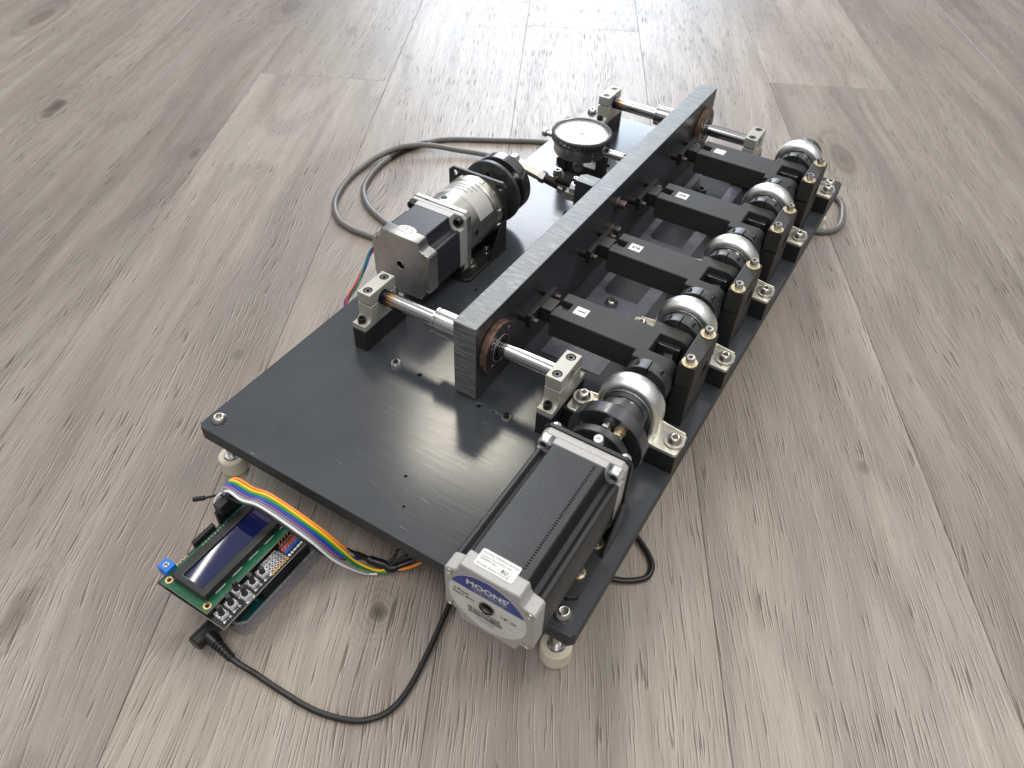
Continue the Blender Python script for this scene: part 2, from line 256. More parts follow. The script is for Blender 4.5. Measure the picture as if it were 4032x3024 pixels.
# ------------------------------------------------------------------ mesh helpers (everything in plate millimetres)
class MB:
    def __init__(s): s.b = bmesh.new()
    def box(s, x0,x1,y0,y1,z0,z1, mi=0):
        vs = [s.b.verts.new(P(x,y,z)) for x in (x0,x1) for y in (y0,y1) for z in (z0,z1)]
        for q in ((0,1,3,2),(4,6,7,5),(0,4,5,1),(2,3,7,6),(0,2,6,4),(1,5,7,3)):
            f = s.b.faces.new([vs[i] for i in q]); f.material_index = mi
        return s
    def frame(s, p, ax):
        z = Vector(ax).normalized(); x = z.orthogonal().normalized()
        if abs(z.z) > .99: x = Vector((1,0,0))
        elif abs(z.y) > .99: x = Vector((1,0,0))
        elif abs(z.x) > .99: x = Vector((0,1,0))
        y = z.cross(x); return Vector(p), x, y, z
    def lathe(s, prof, p=(0,0,0), ax=(0,0,1), seg=32, phase=0., arc=None, mi=0):
        # prof: (radius, height[, 6 for a hexagonal ring])
        o, X, Y, Z = s.frame(p, ax); rings = []
        a0, a1 = arc or (0, 2*PI); n = seg if not arc else seg+1
        for q in prof:
            r, h = q[0], q[1]; hx = len(q) > 2
            if r < 1e-6:
                c = o+Z*h; rings.append([s.b.verts.new(P(*c))]); continue
            ring = []
            for i in range(n):
                a = a0+(a1-a0)*i/seg; rr = r
                if hx:
                    k = (a-phase) % (PI/3)-PI/6; rr = r*math.cos(PI/6)/math.cos(k)
                c = o+X*(rr*math.cos(a))+Y*(rr*math.sin(a))+Z*h
                ring.append(s.b.verts.new(P(*c)))
            rings.append(ring)
        for A, B in zip(rings, rings[1:]):
            for i in range(seg):
                j = (i+1) % n if not arc else i+1
                if len(A) == 1 and len(B) == 1: continue
                if len(A) == 1: f = (A[0], B[i], B[j])
                elif len(B) == 1: f = (A[i], A[j], B[0])
                else: f = (A[i], A[j], B[j], B[i])
                try: s.b.faces.new(f).material_index = mi
                except ValueError: pass
        return s
    def cyl(s, p, q, r, r2=None, seg=28, caps=True, mi=0, hexa=False):
        p, q = Vector(p), Vector(q); h = (q-p).length; r2 = r if r2 is None else r2
        e = (6,) if hexa else ()
        pr = [(r,0,*e),(r2,h,*e)]
        if caps: pr = [(0,0)]+pr+[(0,h)]
        return s.lathe(pr, p, q-p, seg, mi=mi)
    def tube(s, pts, r, seg=12, closed=False, caps=True, mi=0):
        pts = [Vector(q) for q in pts]; n = len(pts); rings = []; up = None
        for i, c in enumerate(pts):
            a = pts[i-1] if i > 0 else pts[0]; b = pts[i+1] if i < n-1 else pts[-1]
            t = (b-a).normalized()
            if up is None: up = t.orthogonal().normalized()
            else: up = (up-t*up.dot(t)).normalized()
            v = t.cross(up); rr = r[i] if isinstance(r, (list,tuple)) else r
            rings.append([s.b.verts.new(P(*(c+up*(rr*math.cos(2*PI*k/seg))+v*(rr*math.sin(2*PI*k/seg))))) for k in range(seg)])
        for A, B in zip(rings, rings[1:]):
            for k in range(seg): s.b.faces.new((A[k],A[(k+1)%seg],B[(k+1)%seg],B[k])).material_index = mi
        if caps: s.b.faces.new(rings[0][::-1]); s.b.faces.new(rings[-1])
        return s
    def prism(s, poly, axis, a, b, mi=0):
        # poly in the other two axes (x:(y,z)  y:(x,z)  z:(x,y))
        def pt(u, v, t):
            return {'x': P(t,u,v), 'y': P(u,t,v), 'z': P(u,v,t)}[axis]
        A = [s.b.verts.new(pt(u,v,a)) for u, v in poly]; B = [s.b.verts.new(pt(u,v,b)) for u, v in poly]; n = len(poly)
        for i in range(n): s.b.faces.new((A[i],A[(i+1)%n],B[(i+1)%n],B[i])).material_index = mi
        s.b.faces.new(A[::-1]).material_index = mi; s.b.faces.new(B).material_index = mi
        return s
    def build(s, name, mat, parent=None, bevel=0, ang=32, segs=2, kind=None, cut=None, loc=None):
        bmesh.ops.recalc_face_normals(s.b, faces=s.b.faces[:])
        base = parent['_o'] if parent is not None and '_o' in parent else None
        o0 = Vector(base) if base is not None else (P(*loc) if loc else Vector((0,0,0)))
        for v in s.b.verts: v.co -= o0
        me = bpy.data.meshes.new(name); s.b.to_mesh(me); s.b.free()
        for mm in (mat if isinstance(mat, (list,tuple)) else [mat]): me.materials.append(M[mm])
        ob = bpy.data.objects.new(name, me); C.objects.link(ob)
        if cut:
            cuts = []
            for cmb in cut:
                bmesh.ops.recalc_face_normals(cmb.b, faces=cmb.b.faces[:])
                for v in cmb.b.verts: v.co -= o0
                cm = bpy.data.meshes.new('cutter'); cmb.b.to_mesh(cm); cmb.b.free(); co = bpy.data.objects.new('cutter', cm); C.objects.link(co); cuts.append(co)
                md = ob.modifiers.new('b','BOOLEAN'); md.operation = 'DIFFERENCE'; md.object = co; md.solver = 'EXACT'
            dg = bpy.context.evaluated_depsgraph_get(); nm = bpy.data.meshes.new_from_object(ob.evaluated_get(dg))
            ob.modifiers.clear(); ob.data = nm; nm.name = name; bpy.data.meshes.remove(me); me = nm
            for co in cuts: bpy.data.objects.remove(co)
        me.shade_smooth(); me.set_sharp_from_angle(angle=math.radians(ang))
        if bevel:
            md = ob.modifiers.new('edge','BEVEL'); md.width = bevel*.001; md.segments = segs; md.limit_method = 'ANGLE'; md.angle_limit = math.radians(38); md.harden_normals = False
        if parent is not None:
            ob.parent = parent; g = parent['_o']
            ob['_o'] = g
        else:
            ob.location = o0; ob['_o'] = tuple(o0)
        if kind: ob['kind'] = kind
        return ob
def tag(o, label, cat, group=None):
    o['label'] = label; o['category'] = cat
    if group: o['group'] = group
    return o
def thing(name, p, label, cat, group=None):
    o = bpy.data.objects.new(name, None); C.objects.link(o); o.location = P(*p); o['_o'] = tuple(P(*p)); o.empty_display_size = .01
    return tag(o, label, cat, group)
def copy_tree(o, parent=None):
    c = o.copy(); C.objects.link(c); c.parent = parent
    for ch in list(o.children): copy_tree(ch, c)
    return c
def repeat(o, dp, label):
    c = copy_tree(o); c.location = o.location+Vector(dp)*.001; c['label'] = label; return c
def smooth(pts, n=6):
    pts = [Vector(p) for p in pts]; out = []
    for i in range(len(pts)-1):
        p0 = pts[i-1] if i else pts[0]*2-pts[1]; p1, p2 = pts[i], pts[i+1]; p3 = pts[i+2] if i+2 < len(pts) else pts[-1]*2-pts[-2]
        for k in range(n):
            t = k/n; out.append(.5*((2*p1)+(p2-p0)*t+(2*p0-5*p1+4*p2-p3)*t*t+(3*p1-p0-3*p2+p3)*t**3))
    out.append(pts[-1]); return out
def text(body, size, pos, X, Y, mat, parent, align='LEFT', mapf=None, name='lettering', wscale=1., bold=0.):
    cu = bpy.data.curves.new('t','FONT'); cu.body = body; cu.size = 1; cu.align_x = align; cu.offset = bold; cu.resolution_u = 3
    to = bpy.data.objects.new('t', cu); C.objects.link(to)
    dg = bpy.context.evaluated_depsgraph_get(); me = bpy.data.meshes.new_from_object(to.evaluated_get(dg))
    bpy.data.objects.remove(to); bpy.data.curves.remove(cu)
    pos, X, Y = Vector(pos), Vector(X).normalized(), Vector(Y).normalized(); base = Vector(parent['_o'])
    for v in me.vertices:
        c = pos+X*(v.co.x*size*wscale)+Y*(v.co.y*size)
        if mapf: c = Vector(mapf(c))
        v.co = P(*c)-base
    me.materials.append(M[mat]); me.name = name
    ob = bpy.data.objects.new(name, me); C.objects.link(ob); ob.parent = parent; ob['_o'] = parent['_o']
    return ob
def hexpts(r, n=6, ph=0): return [(r*math.cos(ph+2*PI*i/n), r*math.sin(ph+2*PI*i/n)) for i in range(n)]
# --- screws: p is the point the head sits on, ax its outward direction
def button(p, ax, r, parent, mat='steel', h=None, name='button_screw', hx=None):
    h = h or r*.62; q = hx or r*.42
    pr = [(r,0)]+[(r*math.cos(t*PI/2*.86)**.8 if t else r, h*math.sin(t*PI/2*.86)/math.sin(PI/2*.86)) for t in (.0,.2,.4,.6,.8)]
    pr = [(r,0),(r,h*.12),(r*.95,h*.38),(r*.86,h*.62),(r*.74,h*.84),(r*.62,h*.97),(r*.58,h),(q*1.1,h),(q,h*.96,6),(q,h*.15,6),(0,h*.15)]
    return MB().lathe(pr, p, ax, 36).build(name, mat, parent)
def capscrew(p, ax, r, h, parent, mat='steel', name='cap_screw'):
    q = r*.52
    return MB().lathe([(r,0),(r,h*.9),(r*.93,h),(q*1.25,h),(q,h*.98,6),(q,h*.35,6),(0,h*.35)], p, ax, 30).build(name, mat, parent)
def washer(p, ax, r, ri, t, parent, mat='steel', name='washer'):
    return MB().lathe([(ri,0),(r,0),(r,t*.8),(r-.15,t),(ri,t),(ri,0)], p, ax, 36).build(name, mat, parent)
def nut(p, ax, r, h, parent, mat='whitesteel', name='nut', hole=.5):
    return MB().lathe([(r*hole,0),(r,0,6),(r,h*.88,6),(r*.86,h),(r*hole,h),(r*hole,h*.3),(0,h*.3)], p, ax, 36).build(name, mat, parent)

# ------------------------------------------------------------------ floor of planks
ang = math.radians(117.4); U = Vector((math.cos(ang), math.sin(ang), 0)); Nn = Vector((-U.y, U.x, 0))*-1   # Nn = across
TONE = {-5:.88,-4:.80,-3:.86,-2:.84,-1:.77,0:(.93,.86),1:1.0,2:(1.02,1.05),3:1.0,4:(.84,.98),5:.80,6:.74,7:.85}
floor = MB().box(-3600,3600,-2600,5200,ZF-14,ZF-6).build('floor','void'); floor['kind'] = 'structure'
floor.location = (0,0,0)
PW, PL = 181.9, 1524.
def plank_mesh():
    b = bmesh.new(); L, Wd, g, bv = PL*.001, PW*.001, .00012, .0004
    rings = []
    for (ins, z) in ((g, -.006), (g, -bv), (g+bv, 0)):
        rings.append([b.verts.new((x, y, z)) for x, y in ((ins,ins),(L-ins,ins),(L-ins,Wd-ins),(ins,Wd-ins))])
    for A, B in zip(rings, rings[1:]):
        for i in range(4): b.faces.new((A[i],A[(i+1)%4],B[(i+1)%4],B[i]))
    b.faces.new(rings[-1]); me = bpy.data.meshes.new('plank'); b.to_mesh(me); b.free(); me.materials.append(M['wood']); return me
pm = plank_mesh()
joints = {0:701.7, 2:941., 4:774.}
rotz = math.atan2(U.y, U.x)
for k in range(-9, 12):
    j = joints.get(k, 1270.+(k*37) % 17)
    for i in range(-2, 4):
        u0 = j+i*PL; n0 = -176.5+PW*k
        if u0 < -2400 or u0 > 4300: continue
        # local y axis of the plank = left of U; Nn points right, so start from the far side
        o = bpy.data.objects.new('plank', pm); C.objects.link(o); c = U*u0+Nn*(n0+PW)
        o.location = (c.x*.001, c.y*.001, 0); o.rotation_euler = (0,0,rotz); o.parent = floor
        tn = TONE.get(k, .9+((k*7+i*5) % 5)*.04); tn = tn[0 if i < 0 else 1] if isinstance(tn, tuple) else tn; o.color = (tn,tn,tn,1)

# ------------------------------------------------------------------ base plate
plate = thing('base_plate', (0,0,-12), 'dark grey rectangular sheet carrying the whole machine, on cream feet', 'base plate')
T = 12.
holes = [(102.1,128.5),(158,126),(79.6,241.3),(89.1,299.1),(152.2,43.4),(166.3,22.5),(170.3,127.1)]
cuts = [MB().cyl((x,y,-8),(x,y,3), r, seg=14) for (x,y), r in zip(holes,(1.7,1.8,1.7,2,.9,.8,.9))]
sheet = MB(); b = 3.
sheet.prism([(b,0),(305-b,0),(305,b),(305,612-b),(305-b,612),(b,612),(0,612-b),(0,b)], 'z', -T, 0)
sh = sheet.build('sheet', ['plate','sheet_edge'], plate, cut=cuts)
for f in sh.data.polygons:
    if abs(f.normal.z) < .5 and (f.center.x < -.0 or True): f.material_index = 1
md = sh.modifiers.new('edge','BEVEL'); md.width = .0005; md.segments = 2; md.limit_method = 'ANGLE'
for (x, y) in ((9.5,12),(292.5,11),(9,603),(294,601)):
    ft = MB().lathe([(0,ZF),(9.6,ZF),(10.6,ZF+1.2),(10.2,-40),(9.4,-39),(6.0,-39),(5.9,-44),(0,-44)], (x-1.5 if x>100 else x,y,0)).build('rubber_foot','rubber',plate)
    ft['label'] = 'cream rubber foot'
    fx = x-1.5 if x > 100 else x
    MB().lathe([(0,-44.),(5.7,-44,6),(5.7,-38.6,6),(5,-38,),(0,-38)], (fx,y,0)).build('nut','whitesteel',ft)
    MB().cyl((fx,y,-38),(fx,y,-12),3).build('stud','steel',ft)
    nut((fx,y,-18), (0,0,1), 5.6, 5.8, ft)
    button((x,y,0), (0,0,1), 5.6, plate, h=4.6)
# small fixings standing in the plate
o = thing('small_nut', (79.9,127.5,0), 'small bright hex nut alone on the plate near its left part', 'nut')
nut((79.9,127.5,0),(0,0,1),4.2,3,o); MB().cyl((79.9,127.5,0),(79.9,127.5,4.6),1.7).build('stud','blackscrew',o)
o = thing('small_screw', (181.5,126.8,0), 'small black cap screw in a steel washer alone on the plate', 'screw')
washer((181.5,126.8,0),(0,0,1),4,1.6,.9,o); capscrew((181.5,126.8,.9),(0,0,1),2.3,3.2,o,'blackscrew')
o = thing('domed_screw', (188.3,288.1,0), 'shiny domed screw on the film between the two nearest arms', 'screw'); button((188.3,288.1,1),(0,0,1),5.8,o,h=4.8)
o = thing('washer', (184.8,508,0), 'thick dark washer lying on the film before the farthest arm', 'washer'); washer((184.8,508,.6),(0,0,1),5.2,2.5,3.2,o,'oxide')

# film under the arms
film = MB().box(166.8,219.4,203.5,548,.15,.55)
cutf = [MB().prism([(173.5+4,y0),(207.5,y0),(207.5,y1),(173.5,y1),(173.5,y0+5)],'z',-1,2) for y0,y1 in ((300,379),(399,476),(503,541))]
fo = film.build('plastic_film','film',loc=(166.8,203.5,.15),cut=cutf); tag(fo,'strip of dull purple film with dark windows, lying under the black arms','film')

# ------------------------------------------------------------------ sliding bar
bar = thing('sliding_bar', (144,362,1.5), 'tall thick black bar with saw-marked grey top running down the middle of the plate', 'bar')
bx0, bx1, by0, by1, bz0, bz1 = 134.5, 153.8, 128.5, 595, 1.5, 70
bb = MB(); c = 2.2
bb.box(bx0,bx1,by0,by1,bz0,bz1)
bo = bb.build('bar_body', ['bar','bar_top','bar_end'], bar)
for f in bo.data.polygons:
    if f.normal.z > .9: f.material_index = 1
    elif abs(f.normal.y) > .9: f.material_index = 2
md = bo.modifiers.new('edge','BEVEL'); md.width = .0007; md.segments = 2
sb = MB().prism([(117,343.5),(134.5,342.7),(134.5,357.8),(121,357.8),(117,354)],'z',38,70).build('side_block',['bar','bar_top'],bar)
for f in sb.data.polygons:
    if f.normal.z > .9: f.material_index = 1
for y in (152.3, 563.5):
    lb = MB().lathe([(10.5,103.5),(10.5,105.5),(10.1,106),(10.1,107),(10.5,107.5),(10.5,134.6)],(0,y,39),(1,0,0),40)
    lb.lathe([(6.4,106),(6.4,103.3),(10,103.3),(10.5,103.8)],(0,y,39),(1,0,0),40)
    lb = lb.build('linear_bearing','chrome',bar)
    MB().lathe([(20.3,153.9),(21,154.6),(21,159.4),(20.4,160)],(0,y,39),(1,0,0),56).build('flange_rim','rust',lb)
    MB().lathe([(20.4,160),(10.6,160),(10.4,159),(9.2,159),(9,160.2),(7.2,160.2),(7.0,158),(6.3,158)],(0,y,39),(1,0,0),56).build('flange_face','flange',lb)
    MB().lathe([(10.4,160.05),(10.9,160.5),(11.4,160.05)],(0,y,39),(1,0,0),48).build('retaining_ring','brushed',lb)
    for a in (45,135,225,315):
        q = (160, y+15.6*math.cos(math.radians(a)), 39+15.6*math.sin(math.radians(a)))
        MB().lathe([(4,.05),(3.4,.35),(2.8,.05),(2.7,.1),(2.5,.5),(1.6,.5),(1.5,.5,6),(1.5,-1,6),(0,-1)],q,(1,0,0),24).build('flange_screw','darksteel',lb)
for y, z in ((358,52),(354,28)):
    washer((153.8,y,z),(1,0,0),6.6,2.5,1.4,bar,'darksteel'); capscrew((155.2,y,z),(1,0,0),4.2,6.5,bar,'darksteel')
MB().tube([(134.4,350,28),(106,350,28)],3).build('threaded_stud','blackscrew',bar)
st = MB()
for i in range(18): st.lathe([(3.05,0),(3.5,.45),(3.05,.9)],(106+i*1.5,350,28),(1,0,0),18)
st.build('stud_thread','darksteel',bar,kind='stuff')

# ------------------------------------------------------------------ guide rods
for y, lab in ((152.3,'front polished steel rod through the near end of the bar, browned at its left end'),(563.5,'rear polished steel rod through the far end of the bar, heat-coloured at its left end')):
    o = MB().lathe([(0,38),(5.4,38),(6,38.6),(6,208.4),(5.4,209),(0,209)],(0,y,39),(1,0,0),48).build('guide_rod','rod',loc=(40,y,39))
    tag(o, lab, 'rod', 'polished guide rods')

# ------------------------------------------------------------------ shaft supports
def fillet_poly():
    pts = [(-25,20),(-25,25)]
    for i in range(7):
        a = i/6*PI/2; pts.append((-21+5*math.sin(a)*1.0, 30-5*math.cos(a)) if True else 0)
    pts += [(-15.6,38.4)]
    return pts+[(-x,z) for x, z in pts[::-1]]
SUPL = ['pale rod clamp on a black block at the near left, before the geared motor',
        'pale rod clamp between the near brown flange and the nearest pillow block',
        'pale rod clamp on a black block behind the dial gauge',
        'pale rod clamp behind the arm with the blank sticker']
def support(label):
    t = thing('shaft_support', (46.2,152.3,0), label, 'shaft support', 'clamp supports for the guide rods')
    x0, x1, y = 40., 52.4, 152.3
    MB().box(x0,x1,y-25.5,y+25.5,0,20).build('spacer_block','print_dark',t,.4)
    lo = MB().prism([(y+a,b) for a,b in fillet_poly()],'x',x0,x1).build('lower_clamp','nickel',t,.35,cut=[MB().cyl((x0-2,y,39),(x1+2,y,39),6.15,seg=40)])
    MB().box(x0-.0,x1+.0,y-15.6,y+15.6,39.6,49.2).build('clamp_cap','nickel',t,.45,cut=[MB().cyl((x0-2,y,39),(x1+2,y,39),6.15,seg=40), MB().cyl((46.2,y-10,46.2),(46.2,y-10,52),3.5), MB().cyl((46.2,y+10,46.2),(46.2,y+10,52),3.5)])
    for s in (-1,1):
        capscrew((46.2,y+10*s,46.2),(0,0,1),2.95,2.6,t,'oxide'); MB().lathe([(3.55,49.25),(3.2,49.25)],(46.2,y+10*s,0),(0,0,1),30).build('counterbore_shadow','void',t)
        capscrew((46.2,y+20.6*s,25),(0,0,1),3.2,4.2,t,'blackscrew')
    return t
s0 = support(SUPL[0]); repeat(s0,(165.8,-.6,0),SUPL[1]); repeat(s0,(0,411.2,0),SUPL[2]); repeat(s0,(165.8,411.2,0),SUPL[3])

# ------------------------------------------------------------------ pillow blocks
AX, AZ = 264., 38.8
BY = [154.,252.8,351.,449.3,547.4]
def housing(cy):
    b = MB(); path = []
    for z in (20.2,22,25,28,31,35): path.append((0,z,0.,1 if z > 24 else 1+(24-z)*.02))
    for i in range(0,33): path.append((1, 0, PI*i/32, 1))
    for z in (35,31,28,25,22,20.2): path.append((2,z,PI,1))
    # rounded shell section: outer then inner, y across
    sec = []
    for i in range(13):
        a = PI*i/12; sec.append((18.4+5.2*math.sin(a)**.7, -8.*math.cos(a)))
    for i in range(13):
        a = PI*(12-i)/12; sec.append((17.6+4.4*math.sin(a)**.7, -7.*math.cos(a)))
    rings = []
    for (k, z, a, _) in path:
        ring = []
        for r, y in sec:
            if k == 1: q = (AX+r*math.cos(a), cy+y, AZ+r*math.sin(a))
            else:
                sg = 1 if k == 0 else -1; fl = max(0,(23-z))/25*2.5
                q = (AX+sg*(r+fl*.8), cy+y*(1+fl*.01), z)
            ring.append(b.b.verts.new(P(*q)))
        rings.append(ring)
    n = len(sec)
    for A, B in zip(rings, rings[1:]):
        for i in range(n): b.b.faces.new((A[i],A[(i+1)%n],B[(i+1)%n],B[i]))
    return b
def pillow(label, cy=BY[0]):
    t = thing('pillow_block', (AX,cy,0), label, 'bearing', 'zinc pillow blocks along the crankshaft')
    MB().box(218.5,305,cy-10.6,cy+10.8,0,17).build('riser_block','print_dark',t,.4)
    housing(cy).build('housing','zinc',t,ang=50)
    x0,x1 = 220.,305.4
    for (a, bq) in ((x0,AX-17.5),(AX+17.5,x1)):
        ft = MB(); lft = a == x0; pts = []
        for (px,py) in ((a,cy-11),(bq,cy-11),(bq,cy+11),(a,cy+11)):
            outer = (px == a) if lft else (px == bq)
            if outer:
                for i in range(5):
                    an = PI/2*i/4; sx_ = -1 if lft else 1; sy = -1 if py < cy else 1; ex = px-sx_*3.; ey = py-sy*3.
                    pts.append((ex+sx_*3*math.cos(an), ey+sy*3*math.sin(an)))
            else: pts.append((px,py))
        cx_ = sum(p[0] for p in pts)/len(pts); pts.sort(key=lambda p: math.atan2(p[1]-cy, p[0]-cx_))
        ft.prism(pts,'z',17.05,20.2)
        ft.build('foot_plate','zinc_yellow',t,.8)
    for sx_ in (-1,1):
        for sy in (-1,1):
            a_, b_ = cy+sy*9.9, cy+sy*11.1
            if sy > 0: pl = [(AX+sx_*39.8,19.2),(AX+sx_*39.4,21.4),(AX+sx_*31,22.3),(AX+sx_*24,23.4),(AX+sx_*19.4,25),(AX+sx_*19.4,19.2)]
            else: pl = [(AX+sx_*24.,19.2),(AX+sx_*23,20.8),(AX+sx_*19.4,22),(AX+sx_*19.4,19.2)]
            MB().prism(pl,'y',min(a_,b_),max(a_,b_)).build('gusset','zinc_yellow',t,.25)
    MB().lathe([(15.5,-7.6),(17.4,-8.6),(17.4,8.6),(15.5,7.6)],(AX,cy,AZ),(0,1,0),48).build('outer_race','zinc',t)
    MB().lathe([(9.9,-12),(13.3,-12),(13.6,-9.6),(15.7,-7.4),(15.7,7.4),(13.6,9.6),(13.3,13),(9.9,13)],(AX,cy,AZ),(0,1,0),44).build('inner_race','anod',t)
    for x in (228.5,299.):
        w_ = washer((x,cy,20.3),(0,0,1),7.4,3,1.5,t); button((x,cy,21.8),(0,0,1),5.2,t,h=4.4)
    def mp(c):
        a = PI/2-(c.x-AX)/23.6; return (AX+23.62*math.cos(a), c.y, AZ+23.62*math.sin(a)-(.15))
    text('P203-11', 3.4, (AX+9.5,cy+2.2,0),(-1,0,0),(0,-1,0),'greyink',t,mapf=mp,name='stamped_lettering')
    return t
PBL = ['nearest zinc pillow block, right behind the front coupling discs','second nearest zinc pillow block, between the two nearest arms','middle zinc pillow block of the five',
       'zinc pillow block just before the arm with the blank sticker','farthest zinc pillow block, its collar showing against the floor']
p0 = pillow(PBL[0])
for i in range(1,5): repeat(p0,(0,BY[i]-BY[0],0),PBL[i])
o = thing('washer_stack',(228.5,154,21.8),'stack of steel washers under the screw at the nearest pillow block left foot','washers')
for i in range(3): washer((228.5,154,21.9+i*1.3),(0,0,1),7.4,3,1.2,o)
button((228.5,154,25.8),(0,0,1),5.2,o,h=4.4)

# ------------------------------------------------------------------ crankshaft with clamp collars
cs = thing('crankshaft',(AX,350,AZ),'black crankshaft with split clamp collars running through the five pillow blocks','crankshaft')
ends = [122.]+[]
BC = [209.,307.2,405.6,503.6]          # bay centres (arms and bearing stands)
segs = [(122,198)]+[(BC[i]+11,BC[i+1]-11) for i in range(3)]+[(BC[3]+11,572)]
for a, b_ in segs: MB().cyl((AX,a,AZ),(AX,b_,AZ),9.8,seg=36).build('shaft','oxide',cs)
def collar(y0, y1, r, slit=90., r_in=9.8, m_='oxide'):
    bb_ = MB(); w0 = .06; a0 = math.radians(slit)-w0/2; 
    # outer wall leaves an open slit
    A0 = a0+w0; A1 = a0+2*PI
    pr = [(r_in,0),(r-.4,0),(r,.4),(r,y1-y0-.4),(r-.4,y1-y0),(r_in,y1-y0),(r_in,0)]
    # axis +y uses X=(1,0,0), Y=z x X -> (0,1,0)x(1,0,0) = (0,0,-1)
    bb_.lathe(pr,(AX,y0,AZ),(0,1,0),56,arc=(-A1,-A0)); 
    for aa in (A0,A1):
        q = [(AX+rr*math.cos(aa),yy,AZ+rr*math.sin(aa)) for rr,yy in ((r_in,y0),(r,y0),(r,y1),(r_in,y1))]
        bb_.b.faces.new([bb_.b.verts.new(P(*v)) for v in q])
    co = bb_.build('clamp_collar',m_,cs)
    for sg in (1,-1):
        a = math.radians(slit)+sg*.62; n_ = Vector((math.cos(a),0,math.sin(a))); pc = Vector((AX,(y0+y1)/2,AZ))+n_*(r-.2)
        tdir = Vector((-math.sin(a)*sg,0,math.cos(a)*sg))
        MB().lathe([(2.7,-.4),(2.7,.35),(2.1,.35),(1.3,.3,6),(1.3,.1,6),(0,.1)],pc,n_+tdir*.55,20).build('clamp_screw','blackscrew',co)
    return co
collar(173,183,17.3,88)
for i in range(1,5): collar(BY[i]-20,BY[i]-11.2,17.2,90)
for i in range(1,4): collar(BY[i]+17.5,BY[i]+27,17.2,88)
collar(561,572,16.6,80)
hub = MB().lathe([(0,0),(15.2,0),(16,.8),(16,17.2),(15.2,18),(0,18)],(AX,122.4,AZ),(0,1,0),48).build('clamp_hub','oxide',cs)
MB().lathe([(4.6,-1),(4.6,.15),(3.4,.15),(3.2,.8),(1.9,.8),(1.8,.8,6),(1.8,-.6,6),(0,-.6)],(AX-1,130.5,AZ+15.2),(-.1,0,1),28).build('clamp_screw','blackscrew',hub)
for c_ in BC:
    for s in (-1,1):
        MB().prism([(AX-9,AZ-11),(AX+9,AZ-11),(AX+9,AZ+6),(AX-9,AZ+6)],'y',c_+s*10.2,c_+s*5.4).build('crank_web','anod',cs,.5)
    MB().cyl((AX,c_-5.4,AZ-6),(AX,c_+5.4,AZ-6),5).build('crank_pin','oxide',cs)
    MB().lathe([(0,-3),(5.2,-3),(5.2,3),(0,3)],(AX+3,c_+1,AZ-2),(1,.3,0),24).build('roller','blackscrew',cs)

# ------------------------------------------------------------------ four connecting arms
ARL = ['black printed arm with numeral one on its white sticker, nearest the long motor','black printed arm with numeral two on its white sticker','black printed arm with numeral three on its white sticker','black printed arm with a blank white sticker, farthest of the four']
def arm_body(cy):
    z0, z1 = 29., 50.; tj = 6.
    poly = [(176.5,cy-15),(247,cy-15),(247,cy-22.6),(279.5,cy-22.6),(279.5,cy-10.6),(255.2,cy-10.6),(255.2,cy+10.6),(279.5,cy+10.6),(279.5,cy+22.6),(247,cy+22.6),(247,cy+15),(176.5,cy+15),(176.5,cy+4.4),(186,cy+4.4),(186,cy-4.4),(176.5,cy-4.4)]
    b = MB().prism(poly,'z',z0,z1)
    # the prong ends are rounded about the shaft axis
    R_ = 9.5; c1 = [(279.5+3,z0-3),(279.5+3,z1+3),(279.5-R_,z1+3),(279.5-R_,z1+.01)]
    top = [(279.5-R_+R_*math.sin(t/8*PI/2), z1-R_+R_*math.cos(t/8*PI/2)) for t in range(9)]
    cutp = [(284,z1+3),(279.5-R_,z1+3)]+top+[(284,z1-R_)]
    return b, MB().prism(cutp,'y',cy-30,cy+30)
def arm(label, cy=BC[0]):
    t = thing('connecting_arm',(176.5,cy,29),label,'arm','printed arms between bar and crankshaft')
    b, cu_ = arm_body(cy); b.build('arm_body','print',t,.8,cut=[cu_],segs=2)
    st_ = MB().prism([(190,cy-4.7),(200.5,cy-4.7),(200.5,cy+4.7),(190,cy+4.7)],'z',50.02,50.16).build('number_sticker','white',t)
    return t, st_
a0, sk0 = arm(ARL[0]); arms = [a0]
for i in range(1,4): arms.append(repeat(a0,(0,BC[i]-BC[0],0),ARL[i]))
for i, n_ in enumerate('123'):
    stk = [c for c in arms[i].children if c.name.startswith('number_sticker')][0]
    stk.location = ((.0002,-.0001,0),(-.0006,.0004,0),(.0005,.0003,0))[i]
    # up = -x, reading direction = +y
    dy = BC[i]-BC[0]
    lt = text(n_,8.2,(198.3,BC[0],50.2),(0,1,0),(-1,0,0),'ink',a0,'CENTER',bold=.03)
    lt.parent = stk; lt['_o'] = stk['_o']; lt.name = 'numeral'

# T-shaped pushers between bar and arms
TL = ['black T-shaped pusher between the bar and the nearest arm, beside the brown flange','black T-shaped pusher between the bar and the second nearest arm','black T-shaped pusher just past the two large screws in the bar','black T-shaped pusher between the bar and the arm with the blank sticker']
def pusher(label, cy=BC[0]-1.):
    t = thing('pusher_bracket',(160,cy,35),label,'bracket','T-shaped pushers on the bar')
    MB().box(160.3,164.8,cy-21.5,cy+21.5,35,47).build('cross_plate','print_dark',t,.5)
    MB().box(164.85,174.6,cy-7.4,cy+7.4,34.2,46.8).build('stem','print_dark',t,.4)
    MB().box(174.65,186,cy-3.6,cy+4.4,33,45.2).build('tongue','print_dark',t,.3)
    for s in (-1,1):
        MB().cyl((153.9,cy+17.6*s,40.5),(160.2,cy+17.6*s,40.5),3.6).build('spacer','blackscrew',t)
        washer((164.85,cy+17.6*s,40.8),(1,0,0),4,1.5,.8,t,'darksteel'); capscrew((165.6,cy+17.6*s,40.8),(1,0,0),2.2,3.6,t,'darksteel')
    return t
q0 = pusher(TL[0])
